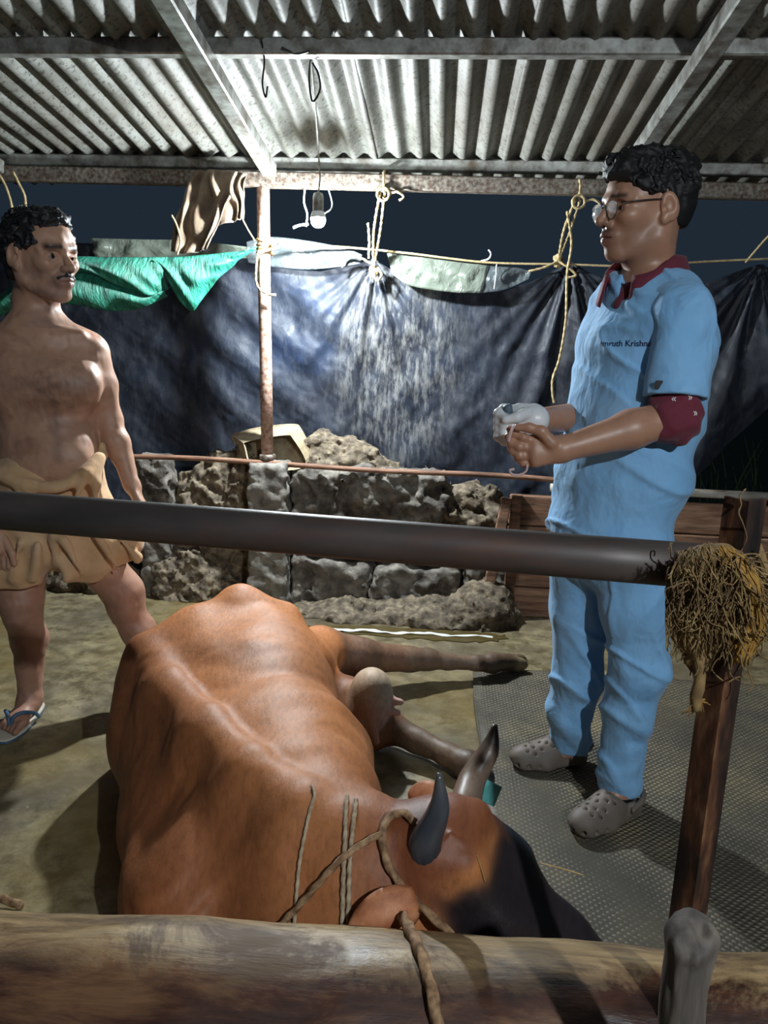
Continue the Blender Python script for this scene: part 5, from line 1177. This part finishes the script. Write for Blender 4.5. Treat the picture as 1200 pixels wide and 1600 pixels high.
# cords that lift the tarpaulin to the beam
def tie(x0, y0, x1, y1, label, tail=()):
    root = empty('tarp_tie', Yp(x1, y1, 3.7), label, 'rope')
    top = Yp(x0, y0, 3.56); bot = Yp(x1, y1, 3.80)
    for d in (-7, 3):
        V, Fc = rope_geo([top+A([d*.002, 0, 0]), Yp((x0+x1)/2+d, (y0+y1)/2, 3.66), bot], .0055); mk('cord', V, Fc, M['yrope'], root)
    P_ = [top+A([.026*math.cos(a), -.008, .026*math.sin(a)-.01]) for a in np.linspace(0, 7.5, 16)]; V, Fc = rope_geo(P_, .006, 3); mk('knot', V, Fc, M['yrope'], root)
    V, Fc = rope_geo([top+A([.0, 0, .0]), top+A([.002, -.012, .05]), top+A([0, .02, .085]), top+A([0, .08, .09])], .0055); mk('sling', V, Fc, M['yrope'], root)
    V, Fc = rope_geo([top+A([.02, 0, -.01]), top+A([.06, -.01, .0]), top+A([.09, -.01, -.02]), top+A([.07, -.01, -.035])], .005); mk('bight', V, Fc, M['yrope'], root)
    for t_ in tail:
        V, Fc = rope_geo([Yp(*p) for p in t_], .0055); mk('tail', V, Fc, M['yrope'], root)
    b = Body(); b.ell(bot, (.022, .02, .03), .01); b.disp(None, None, lambda X, Y, Z: .005*fbm(X*80, Y*80, Z*80, 2, 2)); V, Q, _ = b.build(.006); mk('lump', V, Q, M['yrope'], root)
tie(599, 300, 583, 424, 'cord lifting the middle of the tarpaulin to the beam beside the bulb', [[(576, 404, 3.78), (577, 375, 3.76), (575, 348, 3.75)], [(583, 424, 3.79), (588, 438, 3.78), (596, 430, 3.78), (590, 418, 3.79)], [(580, 412, 3.78), (560, 402, 3.78), (542, 404, 3.79), (535, 418, 3.80)]])
tie(904, 312, 872, 408, 'cord lifting the tarpaulin to the beam beside the spectacled man', [[(872, 408, 3.78), (850, 418, 3.77), (826, 424, 3.77)], [(886, 330, 3.6), (893, 380, 3.65), (886, 430, 3.68), (884, 500, 3.68), (874, 560, 3.68), (864, 590, 3.68), (863, 612, 3.68), (866, 630, 3.68)], [(872, 408, 3.78), (888, 418, 3.77), (900, 430, 3.77), (886, 434, 3.77)]])
cord('tarp_tie', [Yp(1230, 340, 3.65), Yp(1196, 374, 3.72), Yp(1165, 410, 3.79)], .005, M['yrope'], 'short cord lifting the tarpaulin at the right edge', 'rope')
# clear plastic strips on the line
mp, t, bb = new_mat('milky_plastic'); bb.inputs['Base Color'].default_value = (*srgb(104, 112, 114), 1); bb.inputs['Roughness'].default_value = .28; bb.inputs['Alpha'].default_value = .42; bb.inputs['Specular IOR Level'].default_value = .7
t.l.new(t.bump(t.noise(t.coord(), 14, 5, .6, 1.0), .5, .03), bb.inputs['Normal'])
mp2 = mp.copy(); mp2.name = 'white_plastic_sheet'; mp2.node_tree.nodes['Principled BSDF'].inputs['Alpha'].default_value = .8; mp2.node_tree.nodes['Principled BSDF'].inputs['Base Color'].default_value = (*srgb(112, 120, 108), 1)
def strip(name, topc, botc, y0, mat, label, amp=.012, n=40, m=14):
    tp = catmull(A([Yp(*p, y0) for p in topc]), 10); bt = catmull(A([Yp(*p, y0) for p in botc]), 10); f = lambda C, k: np.stack([np.interp(np.linspace(0, len(C)-1, k), np.arange(len(C)), C[:, q]) for q in range(3)], 1)
    tp, bt = f(tp, n), f(bt, n); u_ = np.linspace(0, 1, m); G = tp[:, None]*(1-u_[None, :, None])+bt[:, None]*u_[None, :, None]
    G[..., 1] += amp*fbm(G[..., 0]*14, G[..., 2]*16, 0*G[..., 0], 3, 1)*np.sin(np.pi*u_)[None, :]
    V, Fc = solid_sheet(G, .0012); return mk(name, V, Fc, mat, label=label, cat='plastic sheet')
strip('plastic_sheet', [(385, 378), (420, 370), (480, 376), (540, 388), (566, 398)], [(388, 410), (420, 416), (480, 421), (530, 417), (562, 412)], 3.83, mp, 'clear crumpled plastic strip on the line between the post and the cord')
strip('plastic_sheet', [(604, 392), (640, 394), (700, 404), (766, 408)], [(612, 428), (640, 446), (700, 456), (752, 458)], 3.83, mp2, 'milky white plastic sheet hung over the middle of the tarpaulin')
strip('plastic_sheet', [(762, 410), (800, 416), (830, 424)], [(750, 458), (790, 452), (826, 436)], 3.835, mp, 'small clear plastic flap right of the milky sheet')
strip('plastic_sheet', [(140, 372), (220, 374), (300, 376), (390, 386)], [(150, 402), (220, 404), (300, 402), (390, 404)], 3.835, mp2, 'dusty plastic strip behind the green net')
cord('plastic_curl', [Yp(752, 408, 3.81), Yp(764, 404, 3.79), Yp(767, 396, 3.78), Yp(763, 390, 3.78)], .004, M['white_plastic'], 'white curled strip end sticking up from the milky sheet', 'plastic strip')
cord('plastic_string', [Yp(776, 410, 3.80), Yp(775, 430, 3.80), Yp(772, 452, 3.80)], .003, M['white_plastic'], 'short white string on the line right of the milky sheet', 'string')
# green net from the post to behind the man
mg, t, bb = new_mat('green_shade_net'); co = t.coord((1, 1, 1)); c = t.ramp(t.noise(t.coord((4, 1, 1), (0, .5, 0)), 14, 6, .65), [(.3, srgb(5, 66, 54)), (.5, srgb(12, 110, 88)), (.7, srgb(48, 146, 122))]); t.l.new(c, bb.inputs['Base Color'])
bb.inputs['Roughness'].default_value = .6; t.l.new(t.bump(t.noise(t.coord((5, 1, 1), (0, .6, 0)), 20, 5, .6), .6, .02), bb.inputs['Normal'])
bb.inputs['Alpha'].default_value = .93
net = empty('green_net', Yp(260, 480, 3.3), 'bright green shade net slung from the slim post to behind the bare-chested man', 'net')
def net_piece(name, topc, botc, y0, y1, amp, freq, th=.002, n=60, m=22):
    tp = catmull(A([Yp(x_, y_, y0+(y1-y0)*i/(len(topc)-1)) for i, (x_, y_) in enumerate(topc)]), 10); bt = catmull(A([Yp(x_, y_, y0+(y1-y0)*i/(len(botc)-1)) for i, (x_, y_) in enumerate(botc)]), 10)
    f = lambda C, k: np.stack([np.interp(np.linspace(0, len(C)-1, k), np.arange(len(C)), C[:, q]) for q in range(3)], 1)
    tp, bt = f(tp, n), f(bt, n); u_ = np.linspace(0, 1, m); G = tp[:, None]*(1-u_[None, :, None])+bt[:, None]*u_[None, :, None]
    s_ = np.linspace(0, 1, n)[:, None]; G[..., 1] += amp*np.sin(freq*(s_*6+u_[None]*2.2)+2*np.sin(5*s_))*(.3+.7*u_[None]) - .05*np.sin(np.pi*u_)[None]
    V, Fc = solid_sheet(G, th); return mk(name, V, Fc, mg, net)
net_piece('flap', [(402, 386), (380, 392), (340, 396), (300, 400), (240, 404)], [(400, 390), (372, 408), (330, 448), (296, 486), (250, 412)], 3.56, 3.30, .014, 6)
net_piece('upper_fold', [(262, 402), (220, 402), (170, 402), (110, 402), (60, 420)], [(262, 452), (235, 462), (190, 448), (130, 424), (70, 445)], 3.32, 2.95, .012, 4)
net_piece('sagging_belly', [(266, 448), (235, 460), (190, 446), (130, 425), (60, 440)], [(262, 462), (225, 480), (175, 486), (130, 478), (60, 470)], 3.34, 2.98, .01, 3)
net_piece('left_end', [(60, 424), (30, 440), (-20, 470), (-80, 480)], [(60, 450), (30, 470), (-20, 510), (-80, 520)], 2.95, 2.9, .012, 4)
# sack-like cloth hung over the beam
ms_ = fabric('dusty_tan_sacking', [(.3, srgb(86, 70, 56)), (.5, srgb(122, 104, 86)), (.7, srgb(150, 132, 112))], 9, .85, .5, 20)
sk = empty('hung_sack', Yp(320, 390, 3.52), 'dusty tan sacking bunched over the beam and tied towards the post', 'sack')
def sack_piece(topc, botc, y0, seed, amp=.02, fr=30, name='fold'):
    n, m = 50, 26; f = lambda C, k: np.stack([np.interp(np.linspace(0, len(C)-1, k), np.arange(len(C)), C[:, q]) for q in range(3)], 1)
    tp = f(catmull(A([Yp(*p, y0) for p in topc]), 8), n); bt = f(catmull(A([Yp(*p, y0+.02) for p in botc]), 8), n); u_ = np.linspace(0, 1, m)
    G = tp[:, None]*(1-u_[None, :, None])+bt[:, None]*u_[None, :, None]; s_ = np.linspace(0, 1, n)[:, None]
    G[..., 1] += amp*np.sin(fr*s_*(1+.25*np.sin(5*s_+seed))+seed+1.6*np.sin(3*u_[None]*2)+.8*np.sin(9*u_[None]+6*s_))*(.5+.5*np.sin(7*s_+2*u_[None])**2) - .03*np.sin(np.pi*np.clip(u_, 0, 1))[None] + .008*fbm(G[..., 0]*12, G[..., 2]*12, 0*G[..., 0], 2, seed)
    V, Fc = solid_sheet(G, .004); mk(name, V, Fc, ms_, sk)
sack_piece([(300, 268), (330, 266), (360, 268), (386, 272)], [(266, 392), (285, 396), (305, 394), (322, 388)], 3.535, 1, .022, 24)
sack_piece([(330, 266), (358, 268), (386, 272)], [(338, 352), (362, 346), (380, 340)], 3.525, 2, .018, 16, 'flap')
cord('sack_string', [Yp(268, 336, 3.5), Yp(276, 352, 3.5), Yp(282, 376, 3.5), Yp(277, 398, 3.5)], .005, M['yrope'], 'short white string dangling left of the hung sack', 'string')
# ropes at the far left of the beam
cord('beam_rope', [Yp(-10, 262, 3.5), Yp(6, 285, 3.5), Yp(16, 312, 3.5), Yp(20, 335, 3.5)], .007, M['yrope'], 'yellowish rope end hanging from the beam at the left edge', 'rope')
cord('beam_rope', [Yp(20, 268, 3.5), Yp(30, 288, 3.5), Yp(38, 305, 3.5), Yp(40, 322, 3.5)], .006, M['yrope'], 'second rope end hanging from the beam left of the man', 'rope')
# wires round the bulb
cord('loose_wire', [Yp(477, 290, 3.57), Yp(475, 315, 3.57), Yp(480, 335, 3.57), Yp(478, 354, 3.57)], .0042, M['white_plastic'], 'white wire hanging left of the bulb', 'wire')
cord('loose_wire', [Yp(458, 356, 3.57), Yp(468, 352, 3.57), Yp(482, 350, 3.57)], .006, M['white_plastic'], 'white plug end lying left of the bulb', 'wire')
cord('loose_wire', [Yp(512, 292, 3.57), Yp(518, 312, 3.56), Yp(518, 325, 3.52), Yp(506, 334, 3.44)], .0032, M['white_plastic'], 'thin white wire curling right of the bulb', 'wire')
cord('roof_wire', [Yp(408, 60, 2.62), Yp(413, 95, 2.66), Yp(410, 130, 2.7), Yp(415, 152, 2.7), Yp(418, 135, 2.7)], .003, M['black'], 'short black wire hook hanging under the roof above the post', 'wire')
cord('roof_wire', [Yp(487, 80, 2.66), Yp(483, 120, 2.75), Yp(488, 158, 2.8), Yp(500, 140, 2.78), Yp(497, 115, 2.72), Yp(488, 98, 2.7)], .0035, M['black'], 'black wire loop tangled beside the bulb wire under the roof', 'wire')
cord('roof_wire', [Yp(440, 74, 2.62), Yp(462, 84, 2.64), Yp(484, 80, 2.62)], .003, M['black'], 'sagging black wire under the purlin left of the bulb wire', 'wire')
# tipped metal pan on the dung behind the post
mpan = mat_noise('muddy_pan', [(.3, srgb(108, 92, 72)), (.5, srgb(156, 140, 112)), (.7, srgb(180, 166, 138))], 14, rough=.7, bump=.4, bscale=50, bdist=.004)
pan = empty('metal_pan', Yp(425, 725, 3.72), 'muddy tipped pan lying on the dung behind the slim post', 'pan')
O_, I_ = [(362, 680), (400, 670), (455, 664), (470, 672), (486, 716), (440, 728), (385, 724)], [(380, 692), (405, 686), (446, 680), (458, 686), (478, 726), (440, 736), (395, 734)]
C1 = catmull(A([Yp(x_, y_, 3.66 + .10*(730-y_)/60) for x_, y_ in O_ + O_[:1]]), 5)[:-1]; C2 = catmull(A([Yp(x_, y_, 3.60+.04*(730-y_)/60) for x_, y_ in I_ + I_[:1]]), 5)[:-1]
n = len(C1); inner = C2*.97+C2.mean(0)*.03; V = np.vstack([C1, C2, inner+A([0, .01, 0]), C1*.97+C1.mean(0)*.03])
Fc = [(a_*n+i, a_*n+(i+1) % n, b_*n+(i+1) % n, b_*n+i) for a_, b_ in ((0, 1), (1, 2), (2, 3)) for i in range(n)] + [tuple(range(n)), tuple(3*n+i for i in reversed(range(n)))]
mk('shell', V, Fc, mpan, pan, smooth=False)
V, Fc = tube(np.vstack([C1, C1[:1]]), .006, 6); mk('rolled_rim', V, Fc, mpan, pan)
# weeds beyond the tarpaulin at the right
r = np.random.default_rng(21); bl = []
for i in range(140):
    x_ = r.uniform(1.5, 3.0); y_ = r.uniform(4.0, 5.0); h_ = r.uniform(.3, .9); d = r.normal(size=2)*.15
    bl.append(tube(catmull([(x_, y_, -.1), (x_+d[0]*.4, y_+d[1]*.4, h_*.6), (x_+d[0], y_+d[1], h_)], 3), [.005]*5+[.004, .001], 3))
V, Fc = joined(bl); mk('night_weeds', V, Fc, mat_noise('dark_weeds', [(.3, srgb(22, 36, 18)), (.7, srgb(52, 70, 36))], 20, rough=.8, bump=0), label='dark weeds growing beyond the tarpaulin at the right edge', cat='weeds', kind='stuff')
